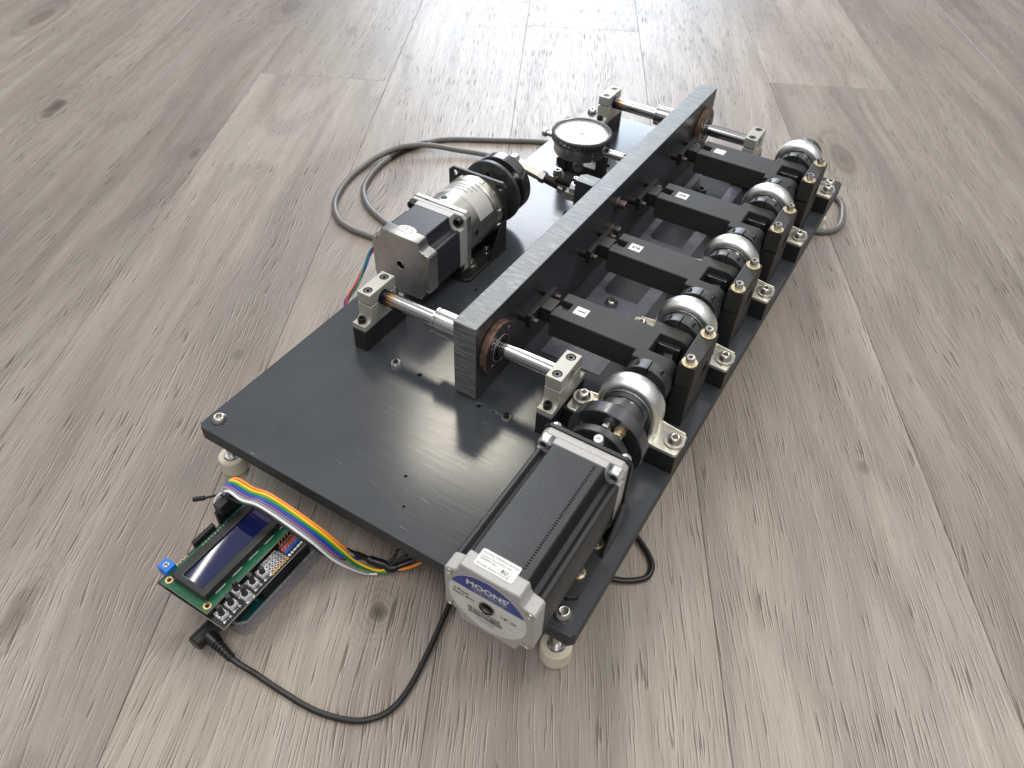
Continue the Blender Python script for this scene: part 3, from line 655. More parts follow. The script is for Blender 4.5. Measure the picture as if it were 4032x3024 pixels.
for i in range(1,4): repeat(q0,(0,BC[i]-BC[0]+(0,.5,.5,1)[i],0),TL[i])

# bearing stands behind the arm heads
SL = ['split black stand nearest the long motor, at the head of the nearest arm','split black stand second nearest the long motor','split black stand third from the long motor, second from the far end','split black stand farthest from the camera, at the head of the blank-stickered arm']
SC_ = [209.,307.5,404.,500.8]
def stand(label, cy=SC_[0]):
    t = thing('bearing_stand',(287,cy,0),label,'stand','split stands along the plate edge')
    cc = lambda: [MB().cyl((270,cy+5,34),(300,cy+5,34),9.5,seg=30)]
    MB().box(280.8,293.2,cy-20.8,cy+23,0,37.2).build('lower_block','print',t,.7,cut=cc())
    MB().box(280.8,293.6,cy-22,cy+23.4,38.6,59).build('upper_block','print',t,.9,cut=cc())
    MB().cyl((282,cy+5,34),(290,cy+5,34),9.2,seg=30).build('stub_axle','anod',t)
    for s in (-1,1):
        washer((287.2,cy+17.6*s+.2,59.05),(0,0,1),5.6,2,.8,t,'brass'); capscrew((287.2,cy+17.6*s+.2,59.85),(0,0,1),3.25,4.8,t,'steel')
    return t
t0 = stand(SL[0])
for i in range(1,4): repeat(t0,(0,SC_[i]-SC_[0],0),SL[i])

# ------------------------------------------------------------------ large stepper motor at the front
def cross(half=28.1, n=((16.5,28),(17.3,27.2),(17.6,22),(19.5,17.5),(22.5,16.3),(25,18.6),(27.2,18),(28,16.5)), cx=0, cz=0):
    q = [(x*half/28,z*half/28) for x, z in n]; out = []
    out += q; out += [(x,-z) for x,z in q[::-1]]; out += [(-x,-z) for x,z in q]; out += [(-x,z) for x,z in q[::-1]]
    return [(x+cx,z+cz) for x,z in out]
CAPN = ((17.6,28.2),(18.3,27.8),(18.9,25.5),(19.3,22.5),(21,20.2),(24.5,19.2),(27.2,18.2),(28.2,16.6))
FLN = ((18,28.2),(18.2,26),(18.6,23),(19.6,20.5),(21.5,18.8),(24,18.2),(26.5,18.2),(28.2,17.9))
sm = thing('stepper_motor',(AX,20,39),'long black motor with pale end caps and a blue and grey round label','motor')
MB().prism(cross(cx=AX,cz=39),'y',-17,71).build('lamination_stack','lam',sm,.35)
MB().prism(cross(28.2,CAPN,AX,39),'y',-28,-16.9).build('rear_cap','cast',sm,.9,segs=3,cut=[MB().cyl((AX-.7,-30,39),(AX-.7,-21,39),4.3,seg=40)])
fc = MB(); fc.prism(cross(28.12,FLN,AX,39),'y',71.05,76.5); fc.prism([(AX+a,39+b) for a,b in ((-28.2,25),(-25,28.2),(25,28.2),(28.2,25),(28.2,-25),(25,-28.2),(-25,-28.2),(-28.2,-25))],'y',76.4,82)
fc.build('front_flange','cast',sm,.6)
for sx_ in (-1,1):
    for sz in (-1,1):
        a_ = (AX+23.6*sx_,76.4,39+23.6*sz)
        nn_ = MB().lathe([(0,0),(4.7,0,6),(4.7,3.8,6),(4.2,4.4),(4.1,5.6),(3.4,6.3),(2.5,6.3),(2.4,5.4),(0,5.4)],a_,(0,-1,0),30).build('lock_nut','whitesteel',sm)
        MB().lathe([(2.3,5.3),(2.2,6.0),(0,6.0)],a_,(0,-1,0),18).build('bolt_end','darksteel',nn_)
        MB().lathe([(2.4,0),(2.4,.4),(1.7,.5),(1.6,.1),(0,.1)],(AX+25*sx_,-28.1,39+16*sz),(0,-1,0),16).build('cap_rivet','steel',sm)
mk = MB()
for i in range(44):
    y = -12+i*1.85; mk.box(AX+11.,AX+12.7,y,y+.85,67.0,67.14)
    mk.box(AX+28.0,AX+28.15,y,y+.7,39-15.7,39-15.1)
mk.build('stake_marks','void',sm,kind='stuff')
# round label, hub hole
def disc(cx, cz, r, y, a0=0, a1=2*PI, n=64):
    return [(cx+r*math.cos(a0+(a1-a0)*i/n), cz+r*math.sin(a0+(a1-a0)*i/n)) for i in range(n+(0 if a1-a0>6.2 else 1))]
RL = 24.7
lab = MB().lathe([(4.9,0),(RL,0),(RL,.12),(4.9,.12)],(AX-.7,-28.02,39),(0,-1,0),72).build('round_label','offwhite',sm)
zb = 8.8; aa = math.asin(zb/RL); MB().prism(disc(AX-.7,39,RL-.02,0,aa,PI-aa,48),'y',-28.24,-28.16).build('blue_band','blue',lab)
MB().lathe([(4.9,.1),(5.1,.5),(4.25,.6),(4.1,-.2),(4.1,-1.6)],(AX-.7,-28.1,39),(0,-1,0),40).build('hub_ring','brushed',sm)
MB().lathe([(4.28,1.5),(4.28,-6.8),(0,-6.8)],(AX-.7,-28.1,39),(0,-1,0),30).build('hub_hole','void',sm)
MB().lathe([(2.5,0),(2.5,1),(0,1)],(AX-.7,-22.4,39),(0,-1,0),20).build('shaft_end','darksteel',sm)
X_, Zu = (1,0,0), (0,0,1); yl = -28.3; cx = AX-.7
text("MOONS'",6.2,(cx,yl,39+14.2),X_,Zu,'inkwhite',lab,'CENTER',bold=.035,wscale=1.12)
text('moving in better ways',2.5,(cx+1,yl,39+11.8),X_,Zu,'inkwhite',lab,'CENTER')
text('www.moonsindustries.com',1.7,(cx+1,yl,39+9.6),X_,Zu,'inkwhite',lab,'CENTER')
text('2-Phase',3.1,(cx-21.5,yl-0,39+2.2),X_,Zu,'ink',lab,bold=.02); text('Stepper Motor',2.6,(cx-22,yl,39-1.0),X_,Zu,'ink',lab,wscale=.92,bold=.02)
text('1.8°, 2A',3.1,(cx+8.5,yl,39-2.2),X_,Zu,'ink',lab,bold=.02)
text('ML23HSCP4200',3.1,(cx-12.4,yl,39-9.6),X_,Zu,'ink',lab,bold=.02)
text('201903200028',2.1,(cx-7.5,yl,39-16.6),X_,Zu,'ink',lab); text('Made in China',1.5,(cx-5,yl,39-18.8),X_,Zu,'greyink',lab)
bc = MB(); x = cx-12; random.seed(3)
while x < cx+10:
    w_ = random.choice((.22,.3,.5,.6)); bc.box(x,x+w_,-28.26,-28.2,39-13.9,39-10.3); x += w_+random.choice((.22,.3,.45))
bc.build('barcode','ink',lab,kind='stuff')
stt = MB(); stt.prism([(252.1,-23.6),(274.3,-23.6),(275.1,-22.8),(275.1,-13.4),(274.3,-12.6),(252.1,-12.6),(251.3,-13.4),(251.3,-22.8)],'z',67.5,67.62); stt = stt.build('rating_sticker','white',sm)
for i, (tx, dx, sz) in enumerate((("MOONS' STEPPING MOTOR",0,1.75),('Insulation: Class B 60VDC Max.',-.1,1.45),('3000RPM Max.',0,1.75),("MOONS' Electric CO.,LTD",-.2,1.75))):
    text(tx, sz, (252.6+dx,(-15.2,-17.2,-19.1,-22.6)[i],67.67),(1,0,0),(0,1,0),'ink',stt)
text('RU',2.9,(266.6,-20.9,67.67),(1,0,0),(0,1,0),'ink',stt,bold=.03); text('c',1.6,(264.9,-20,67.67),(1,0,0),(0,1,0),'ink',stt); text('us',1.4,(271,-20.9,67.67),(1,0,0),(0,1,0),'ink',stt)

# ------------------------------------------------------------------ motor brackets
def bracket(t, cx, yp, sgn, hw=30, bw=31.5, screws=()):
    # face plate at yp (thickness 3, growing away from the motor), base runs back under the motor
    y0, y1 = (yp, yp+3)
    face = [(cx-hw,3),(cx-hw,64),(cx-hw+4,68),(cx+hw-4,68),(cx+hw,64),(cx+hw,3)]
    hs = [MB().cyl((cx+23.6*s,yp-4,39+23.6),(cx+23.6*s,yp+8,39+23.6),2.6,seg=18) for s in (-1,1)] if screws != () else None
    MB().prism(face,'y',y0,y1).build('face_plate','paint',t,.4,cut=hs)
    yb = yp-62
    MB().prism([(cx-bw,y1),(cx-bw,yb+4),(cx-bw+5,yb),(cx+bw-5,yb),(cx+bw,yb+4),(cx+bw,y1)],'z',0,3).build('base_flange','paint',t,.5)
    for s in (-1,1):
        x_ = cx+s*(bw-1.5)
        MB().prism([(yp-.05,3.05),(yp-.05,33),(yp-6,33),(yp-26,5),(yp-26,3.05)],'x',min(x_,x_+s*1.5),max(x_,x_+s*1.5)).build('gusset','paint',t,.4)
br = thing('motor_bracket',(AX,85,0),'black L-shaped bracket between the long finned motor and the coupling','bracket','black motor brackets')
bracket(br,AX,82.05,1)
for sx_ in (-1,1):
    button((AX+23.6*sx_,85.1,39+23.6),(0,1,0),4.1,br,'whitesteel',h=4.6,name='flange_screw'); button((AX+23.6*sx_,85.1,39-23.6),(0,1,0),4.1,br,'whitesteel',h=4.6,name='flange_screw')
for y in (63.8,38.6):
    for s in (-1,1):
        washer((AX+23.7*s,y,3),(0,0,1),4.6,2,.9,br,'brass'); nut((AX+23.7*s,y,3.9),(0,0,1),3.8,3,br,'steel')

# ------------------------------------------------------------------ front coupling
cp = thing('disc_coupling',(AX,111,39),'black two-disc coupling joined by bolts between the finned motor and the first pillow block','coupling')
MB().lathe([(4,0),(20.2,0),(20.7,.5),(20.7,5.5),(20.2,6),(4,6)],(AX,100,39),(0,1,0),64).build('small_disc','oxide',cp,ang=40)
MB().lathe([(4,0),(26.4,0),(27,.6),(27,9.4),(26.4,10),(4,10)],(AX,112,39),(0,1,0),72).build('large_disc','anod',cp,ang=40)
MB().cyl((AX,85,39),(AX,112,39),5).build('spindle','steel',cp)
MB().cyl((AX,88,39),(AX,100,39),9.5).build('hub','anod',cp)
for (a, m_) in ((88,'steel'),(60,'brass'),(-60,'steel'),(180,'steel')):
    dx, dz = 18.2*math.cos(math.radians(a)), 18.2*math.sin(math.radians(a))
    b_ = MB().cyl((AX+dx,106,39+dz),(AX+dx,112,39+dz),1.9).lathe([(0,106),(3.6,106,6),(3.6,108.4,6),(0,108.4)],(AX+dx,0,39+dz),(0,1,0),24).lathe([(1.9,111.2),(4.1,111.2),(4.1,111.9),(1.9,111.9)],(AX+dx,0,39+dz),(0,1,0),24).lathe([(1.9,109.8),(3.6,109.8),(3.6,110.6),(1.9,110.6)],(AX+dx,0,39+dz),(0,1,0),24)
    b_.build('coupling_bolt',m_,cp)
nut((AX+3.5,92.5,39+21.8),(-.1,-.3,1),3.4,4,cp,'whitesteel',name='clamp_nut',hole=.3)

# ------------------------------------------------------------------ geared motor at the left
GX = 39.5
gm = thing('geared_motor',(GX,250,39),'silver geared motor with square steel end cap, CE sticker and cylindrical gearbox','motor')
MB().prism(cross(28.2,CAPN,GX,39.5),'y',192,204).build('rear_cap','brushed',gm,1.0,segs=3,cut=[MB().cyl((GX-.5,190,39.5),(GX-.5,197,39.5),3.7,seg=36)])
MB().prism(cross(27.9,cx=GX,cz=39.5),'y',204.02,236.5).build('lamination_stack','bluelam',gm,.35)
fc = MB(); fc.prism(cross(28.12,FLN,GX,39.5),'y',236.5,243.5); fc.prism([(GX+a,39.5+b) for a,b in ((-28.2,25),(-25,28.2),(25,28.2),(28.2,25),(28.2,-25),(25,-28.2),(-25,-28.2),(-28.2,-25))],'y',243.4,247.4)
fc.build('front_flange','cast',gm,.6)
MB().prism([(GX+a,39.5+b) for a,b in ((-28.8,25),(-25.4,28.8),(25.4,28.8),(28.8,25),(28.8,-25),(25.4,-28.8),(-25.4,-28.8),(-28.8,-25))],'y',247.8,252.4).build('adapter_plate','brushed',gm,.8)
for sx_ in (-1,1):
    for sz in (-1,1):
        capscrew((GX+23.4*sx_,243.4,39.5+23.4*sz),(0,-1,0),3.6,5,gm,'blackscrew')
        MB().lathe([(1.6,0),(1.6,.4),(1.0,.4),(0,-.2)],(GX+25.2*sx_,191.9,39.5+19.6*sz-2*sz),(0,-1,0),14).build('cap_screw','steel',gm)
        if sz > 0: MB().box(GX+13*sx_-2,GX+13*sx_+2,247.2,248,66.5,68.1).build('flange_gap','void',gm)
MB().lathe([(3.68,-.4),(3.68,-4.9),(0,-4.9)],(GX-.5,191.9,39.5),(0,-1,0),32).build('rear_hole','void',gm)
MB().lathe([(3.65,.1),(4.0,.1),(4.2,-.1)],(GX-.5,191.9,39.5),(0,-1,0),32).build('hole_rim','steel',gm)
MB().lathe([(2.3,-.2),(1.9,.3),(0,.4)],(GX+.2,194.6,38.6),(0,-1,0),24).build('shaft_end','steel',gm)
MB().lathe([(27.6,252.4),(28,253),(28,293),(27.5,293.4)],(GX,0,39),(0,1,0),96).build('gearbox','satin',gm)
fr = MB().lathe([(28.2,293.4),(28.6,294),(28.6,302),(27.8,303),(27.8,305),(0,305)],(GX,0,39),(0,1,0),96).build('gearbox_ring','zinc',gm)
for a in (118,72,10,-20):
    c_ = Vector((GX+28.2*math.cos(math.radians(a)),299,39+28.2*math.sin(math.radians(a))))
    MB().lathe([(0,0),(2.8,0),(2.6,1.2),(0,1.4)],c_,(math.cos(math.radians(a)),0,math.sin(math.radians(a))),4).build('crimp','zinc',gm,.3)
for a, y in ((97,260),(8,262)):
    n_ = Vector((math.cos(math.radians(a)),0,math.sin(math.radians(a)))); c_ = Vector((GX,y,39))+n_*27.9
    q_ = MB().lathe([(3.0,-.1),(2.9,.3),(1.9,.42),(0,.42)],c_,n_,28).build('side_screw','oxide',gm); MB().lathe([(2.5,.36),(2.2,.5),(1.7,.5)],c_,n_,28).build('screw_recess','void',q_); MB().lathe([(1.0,.45,6),(0,.46)],c_,n_,12).build('hex_socket','void',q_)
# wrapped label
def cyl_patch(a0,a1,y0,y1,r,n=24):
    b = MB(); A = []
    for i in range(n+1):
        a = math.radians(a0+(a1-a0)*i/n); A.append([b.b.verts.new(P(GX+r*math.cos(a),y,39+r*math.sin(a))) for y in (y0,y1)])
    for p_, q_ in zip(A,A[1:]): b.b.faces.new((p_[0],q_[0],q_[1],p_[1]))
    return b
gl = cyl_patch(140,20,270,291,28.12).build('gearbox_label','silverlabel',gm)
def gmap(c):
    a = math.radians(90)-(c.x-GX)/28.; return (GX+28.2*math.cos(a), c.y, 39+28.2*math.sin(a))
for i, tx in enumerate(('Geared Stepper Motor','23HS22-2804S-PG15','SN2020114000066')): text(tx,3.2,(GX-17,286.2-i*4.4,0),(1,0,0),(0,1,0),'greyink',gl,mapf=gmap,wscale=1.)
ce = MB().lathe([(0,0),(1,0),(1,.12),(0,.12)],(0,0,0),(0,0,1),48)
for v in ce.b.verts:
    x, y = v.co.x*1000, v.co.y*1000; v.co = P(GX+.5+8.2*x, 203.0+4.6*y, 68.0+(.12 if v.co.z > -ZF*.001+.00005 else 0))
ceo = ce.build('ce_sticker','white',gm)
text('CE',6.2,(GX-5.8,201.2,68.16),(1,0,0),(0,1,0),'greyink',ceo,bold=-.01); text('x',4,(GX+4.2,202,68.16),(1,0,0),(0,1,0),'greyink',ceo); MB().box(GX+3.4,GX+6.2,200.6,201.1,68.13,68.16).build('bar_mark','greyink',ceo)
gb = thing('motor_bracket',(GX,306,0),'black L-shaped bracket holding the silver gearbox to the plate','bracket','black motor brackets')
bracket(gb,GX,305.1,1,30.2,31,screws=(1,))
for s in (-1,1):
    for y in (266.2,290.9):
        washer((GX+19.6*s,y,3),(0,0,1),4.8,2,.9,gb); nut((GX+19.6*s,y,3.9),(0,0,1),3.9,3.6,gb,'steel')
MB().lathe([(2,0),(1.6,1),(0,1.2)],(GX+24,305,20),(0,-1,0),14).build('flange_screw','steel',gb)
MB().cyl((GX+26.5,305,44),(GX+26.5,303,44),1.6).build('flange_screw','steel',gb)

dc = thing('crank_disc',(GX,340,39),'pair of black crank discs on the silver gearbox, with a steel pin','coupling')
MB().lathe([(4,0),(29.4,0),(30,.5),(30,4),(29.4,4.5),(4,4.5)],(GX,328,39),(0,1,0),72).build('small_disc','oxide',dc,ang=40)
MB().lathe([(4,0),(27.9,0),(28.5,.6),(28.5,10.4),(27.9,11),(4,11)],(GX,342,39),(0,1,0),72).build('large_disc','anod',dc,ang=40)
MB().cyl((GX,308,39),(GX,342,39),6).build('spindle','steel',dc)
MB().cyl((GX+17,332.5,39+14),(GX+17,342,39+14),2.8).lathe([(2.8,339.5),(5.4,339.5),(5.4,341.9),(2.8,341.9)],(GX+17,0,39+14),(0,1,0),30).build('drive_pin','steel',dc)
MB().lathe([(0,-.1),(1.5,-.1),(1.8,.1),(0,.1)],(GX-3,327.9,39+18),(0,-1,0),14).build('set_hole','void',dc)
nut((GX+8,353.2,39+23.5),(0,1,0),4.6,6,dc,'whitesteel')

# link from crank disc to the bar
lk = thing('crank_link',(80,360,50),'steel link with hex nuts from the crank disc to the side of the bar','link')
d_ = Vector((1,0,-.19)).normalized(); L0 = Vector((44,358,59.3))
MB().lathe([(0,0),(5.1,0,6),(5.1,31.,6),(0,31.)],L0,d_,6).build('hex_rod','zinc_yellow',lk,.4,ang=20); bpy.data.objects[-1] if False else None
MB().lathe([(3,0),(5.7,0,6),(5.7,5,6),(3,5)],L0+d_*31.2,d_,36).build('hex_nut','steel',lk)
tr = MB().tube([L0+d_*36,L0+d_*52.6],3.9)
for i in range(15): tr.lathe([(3.9,0),(4.3,.5),(3.9,1.)],L0+d_*(36.4+i*1.05),d_,18)
tr.build('threaded_rod','darksteel',lk)
MB().lathe([(3,0),(5.7,0,6),(5.7,4.6,6),(3,4.6)],L0+d_*52.2,d_,36).build('hex_nut','steel',lk)
MB().box(101.5,117,354,362,40.6,48.6).build('rod_clevis','zinc_yellow',lk,.6)
MB().lathe([(3.6,0),(5.6,0),(5.6,1),(3.6,1)],(90,364,57),(0,-1,.1),28).build('spherical_washer','whitesteel',lk)
capscrew((90,362,54),(0,0,1),3.5,9,lk,'steel'); MB().cyl((90,362,46),(90,362,54.2),4.4).build('rod_eye','steel',lk)
ts = MB().tube([(94,352,59),(109.5,352,59)],3.)
for i in range(12): ts.lathe([(3,0),(3.7,.55),(3,1.1)],(95+i*1.2,352,59),(1,0,0),18)
ts.build('black_threaded_stud','blackscrew',lk)
MB().prism([(347,53),(347,58),(349.5,61.5),(354.5,61.5),(357,58),(357,53)],'x',109.5,116.6).build('zinc_lug','whitesteel',lk,.8)
capscrew((113.5,352,61.6),(0,0,1),2.3,5.6,lk,'steel')

# ------------------------------------------------------------------ dial gauge and its stand
DX, DY = 86.5, 413.
dg_ = thing('dial_gauge',(DX,DY,57),'round dial gauge with white face, black knurled rim and steel stem touching the bar','dial gauge')
MB().lathe([(0,56.5),(20,56.5),(25,58.5),(25.6,60),(25.6,71),(24.5,71.2)],(DX,DY,0),(0,0,1),72).build('gauge_body','dialbody',dg_)
kb = MB(); prof = [(25.2,70.6),(28.2,70.8),(28.6,71.4),(28.6,76.8),(28.1,77.6),(26.6,78.2),(25.9,77.6),(25.7,75.2),(24,75.2)]
o_, X1, Y1, Z1 = kb.frame((DX,DY,0),(0,0,1)); rings = []
for r, h in prof:
    rings.append([kb.b.verts.new(P(*(o_+X1*((r-(.35 if (i%4) < 2 and r > 28.5 else 0))*math.cos(2*PI*i/192))+Y1*((r-(.35 if (i%4) < 2 and r > 28.5 else 0))*math.sin(2*PI*i/192))+Z1*h))) for i in range(192)])
for A, B in zip(rings, rings[1:]):
    for i in range(192): kb.b.faces.new((A[i],A[(i+1)%192],B[(i+1)%192],B[i]))
kb.build('knurled_rim','anod',dg_)
MB().lathe([(27.7,77.65),(26.7,78.25),(25.95,77.8)],(DX,DY,0),(0,0,1),72).build('rim_highlight_ring','dialbody',dg_)
df = MB().lathe([(0,75.0),(25.6,75.0)],(DX,DY,0),(0,0,1),72).build('dial_face','dialface',dg_)
tk = MB()
for i in range(100):
    a = 2*PI*i/100; r0 = 20.6 if i % 10 == 0 else (21.6 if i % 5 == 0 else 22.4); w_ = .12 if i % 10 else .2
    d1 = Vector((math.cos(a),math.sin(a),0)); n1_ = Vector((-d1.y,d1.x,0)); c0 = Vector((DX,DY,75.06))
    tk.b.faces.new([tk.b.verts.new(P(*(c0+d1*rr+n1_*ww))) for rr, ww in ((r0,-w_),(23.8,-w_),(23.8,w_),(r0,w_))])
tk.build('tick_marks','greyink',df,kind='stuff')
up_ = Vector((-.42,.91,0)).normalized()*1; up_ = Vector((-1,0,0))
for i, s_ in enumerate(('0','10','20','30','40','50','60','70','80','90')):
    a = math.atan2(up_.y,up_.x)-2*PI*i/10; c_ = Vector((DX,DY,75.08))+Vector((math.cos(a),math.sin(a),0))*18.2
    text(s_,2.7,c_-Vector((-1,0,0))*.9,(0,1,0),(-1,0,0),'inkred' if i % 2 else 'greyink',df,'CENTER')
MB().lathe([(15.2,75.07),(15.35,75.07)],(DX,DY,0),(0,0,1),72).build('scale_ring','greyink',df)
MB().lathe([(4.6,75.07),(4.8,75.07)],(DX-6.5,DY+4,0),(0,0,1),40).build('counter_ring','greyink',df)
text('SPI',3.4,(DX+7.5,DY-6.5,75.09),(0,1,0),(-1,0,0),'inkblue',df,'CENTER',bold=.02); text('0.01mm',1.8,(DX+10,DY-6.5,75.09),(0,1,0),(-1,0,0),'inkred',df,'CENTER')
hd = MB(); a = math.radians(-32); d1 = Vector((math.cos(a),math.sin(a),0)); n1_ = Vector((-d1.y,d1.x,0)); c0 = Vector((DX,DY,75.7))
hd.b.faces.new([hd.b.verts.new(P(*(c0+d1*rr+n1_*ww))) for rr, ww in ((-6,-.5),(21,-.12),(21,.12),(-6,.5))])
hd.lathe([(1.7,75.5),(1.7,76),(0,76.2)],(DX,DY,0),(0,0,1),20); hd.lathe([(.9,75.5),(.9,75.9),(0,75.9)],(DX-6.5,DY+4,0),(0,0,1),16)
hd.build('pointer','ink',dg_)
MB().lathe([(25.8,76.6),(22,77.6),(15,78.3),(7,78.7),(0,78.8)],(DX,DY,0),(0,0,1),72).lathe([(25.8,76.2),(22,77.2),(15,77.9),(7,78.3),(0,78.4)],(DX,DY,0),(0,0,1),72).build('crystal','glass',dg_)
MB().lathe([(0,0),(4.6,0),(4.6,3),(4,3.2),(4,21.5),(3.4,22),(0,22)],(DX+23.5,DY,64),(1,0,0),36).build('stem','chrome',dg_)
MB().cyl((DX+44,DY,64),(134.4,DY,64),2.2).build('plunger','chrome',dg_)
MB().cyl((DX-37,DY,65),(DX-24,DY,65),2.4).build('plunger_cap_rod','chrome',dg_)
MB().lathe([(0,0),(3.1,0),(3.7,.6),(3.7,3.8),(3.1,4.4),(2.2,4.6),(2.2,6)],(DX-41,DY,65),(1,0,0),24).build('thumb_knob','steel',dg_)
for i in range(3): MB().lathe([(1.2,0),(.9,.8),(0,1)],Vector((DX,DY,68-i*4))+Vector((.80,-.6,0))*25.5,(.80,-.6,0),14).build('side_rivet','dialbody',dg_)
MB().lathe([(0,0),(5,0),(5,4),(3,4.2),(2.4,3),(0,3)],(DX+6,DY-14,51),(.35,-.8,0),28).cyl((DX,DY,52),(DX,DY,56.4),7).build('back_lug','dialbody',dg_)
ds = thing('gauge_stand',(65,468,0),'black printed two-legged stand with slotted foot under the dial gauge','stand')
MB().box(81.6,90.5,464.1,475.1,0,55).build('leg','print_dark',ds,.5); MB().box(39.4,48.5,462,474.9,0,50).build('leg','print_dark',ds,.5)
MB().box(39.5,90.5,464,475,46,54.9).build('top_bridge','print_dark',ds,.5); MB().box(80,93,404,463.9,47.5,54).build('clamp_arm','print_dark',ds,.5)
MB().prism([(72,476),(92,476),(92,500),(85,508),(72,508)],'z',0,5).build('slotted_foot','print_dark',ds,.5,cut=[MB().cyl((83,491,-1),(83,491,8),3.4)])
MB().prism([(30,476),(48.5,476),(48.5,500),(30,500)],'z',0,5).build('slotted_foot','print_dark',ds,.5)
MB().box(48.6,81.4,464,475,0,12).build('lower_tie','print_dark',ds,.5)

# ------------------------------------------------------------------ cables
def cable(name, pts, r, mat, label, cat, group=None, n=7, seg=14):
    q = smooth(pts, n); o = MB().tube(q, r, seg).build(name, mat, loc=pts[0]); tag(o, label, cat, group); return o
zc = ZF+3.3
cable('grey_cable',[(60,600,zc+1),(10,604,zc),(-42,593,zc),(-104,557,zc),(-149,528,zc),(-166,506,zc),(-176,484,zc),(-180,462,zc),(-180,441,zc),(-177,419,zc),(-169,393,zc),(-158,373,zc),(-137,354,zc),(-115,343,zc),(-80,332,zc),(-20,322,zc),(40,318,zc)],3.2,'cable','grey cable of the inner loop on the floor, with a black sleeve','cable','grey cables on the floor')
cable('grey_cable',[(70,500,zc+2),(0,514,zc+2),(-50,522,zc+2),(-87,519,zc+2),(-123,507,zc+3),(-155,491,zc+6.4),(-178,470,zc+6),(-191,441,zc+2),(-193,413,zc),(-188,380,zc),(-171,340,zc),(-147,316,zc),(-124,308,zc),(-96,308,zc),(-40,312,zc),(40,316,zc)],3.2,'cable','thick grey cable of the wide outer loop on the floor at the left','cable','grey cables on the floor')
cable('grey_cable',[(250,640,zc),(285,672,zc),(306,664,zc),(316,634,zc),(318,609,zc),(309,592,zc),(296,586,zc),(270,585,zc)],3.2,'cable','grey cable loop showing past the right edge of the plate near its far corner','cable','grey cables on the floor')
sl = MB().tube(smooth([(-166,506,zc),(-176,484,zc),(-179,468,zc),(-180,450,zc)],5),[3.5]+[3.9]*14+[3.5],14).build('cable_sleeve','shrink',loc=(-176,480,zc)); tag(sl,'short black heat-shrink sleeve on the inner grey cable','cable sleeve')
for k, (mt, ph) in enumerate((('navy',0),('teal',2.1),('red',4.2))):
    pts = []
    wp_ = smooth([(0,172,-40),(-16,180,-36),(-29,192,-30),(-32,212,-24),(-37,231,-17),(-40,246,-9),(-30,252,4),(-8,250,16),(11,245,28)],4)
    for i, base_ in enumerate(wp_):
        t_ = i/24
        a_ = ph+t_*9; base_ += Vector((math.cos(a_)*1.3,0,math.sin(a_)*1.3)); pts.append(tuple(base_))
    o = MB().tube(pts,.9,8).build('motor_wire','w_'+mt,loc=pts[0]); tag(o,{'navy':'thin blue','teal':'thin green','red':'thin red'}[mt]+' wire twisted with two others below the geared motor','wire','twisted motor wires')
cable('black_cable',[(250,150,-46),(280,128,-48),(303,116,-50),(315,107,-50.6),(319,99,-50.6),(317,90,-50.6),(303,80,-50.6),(285,77,-50),(250,80,-48)],2.1,'black','black cable loop on the floor sticking out past the right edge beside the long motor','cable')
pc = thing('power_cable',(100,-100,-42),'black power cable with right-angle plug curving across the floor below the circuit board','power cable')
MB().tube(smooth([(124.5,-102.6,-43.4),(131,-102,-46.5),(140,-100.5,-50),(159,-100,-50.9),(187,-98,-50.9),(209,-91,-50.9),(220,-82,-50.9),(225.5,-71,-50.9),(226,-55,-50.9),(222,-29,-50.4),(217,-4,-49),(213,20,-47),(210,60,-46)],8),1.9,14).build('cable','black',pc)
MB().lathe([(0,0),(4.6,0),(5.4,1),(5.6,17),(5,22),(4.2,22.6),(4.2,26),(0,26)],(99.6,-108.6,-42.5),(.02,1,0),32).build('plug_body','black',pc)
MB().tube([(101,-99.5,-42.5),(107,-100,-42.6),(111,-100.5,-42.8)],[4.6,4.5,4.1],20).build('elbow','black',pc)
rb = MB()
for i in range(5):
    c_ = Vector((112.2+i*2.9,-100.7-i*.42,-42.9-i*.12)); rb.lathe([(2.4,-1.1),(3.7-.2*i,-1.0),(3.7-.2*i,.7),(2.4,.8)],c_,(1,-.14,-.04),22)
rb.tube([(110,-100.4,-42.8),(126,-102.7,-43.5)],[3.1,2.2],14); rb.build('strain_relief','black',pc,.3)

# ------------------------------------------------------------------ controller board in its clear case
ca = thing('clear_case',(88,-50,ZF),'clear plastic tray under the circuit boards','case')
def ring_poly(x0,x1,y0,y1,c): return [(x0+c,y0),(x1-c,y0),(x1,y0+c),(x1,y1-c),(x1-c,y1),(x0+c,y1),(x0,y1-c),(x0,y0+c)]
MB().prism(ring_poly(62,119,-86.5,-10,5),'z',ZF+.3,-38).build('tray','case',ca,.8,cut=[MB().prism(ring_poly(64,117,-84.5,-12,4),'z',ZF+2.5,-30)])
mc = thing('controller_board',(88,-50,-47),'teal controller board inside the clear tray','circuit board')
MB().prism(ring_poly(65,116,-83,-14,1.5),'z',-46,-44.4).build('board','pcb_teal',mc)
MB().box(101,110,-87,-73,-44.4,-34.5).build('power_jack','print_dark',mc,.3)
MB().box(72,84,-86,-70,-44.4,-34).build('usb_port','steel',mc,.3)
for x in (68,112):
    MB().box(x-1.3,x+1.3,-62,-18,-44.4,-36).build('socket_strip','print_dark',mc,.2)
MB().box(92,101,-56,-22,-44.4,-40).build('chip','print_dark',mc,.2)
for i in range(6): MB().box(104+random.random()*4,107+random.random()*4,-66+i*7,-64+i*7,-44.3,-43.4).build('component','solder',mc)

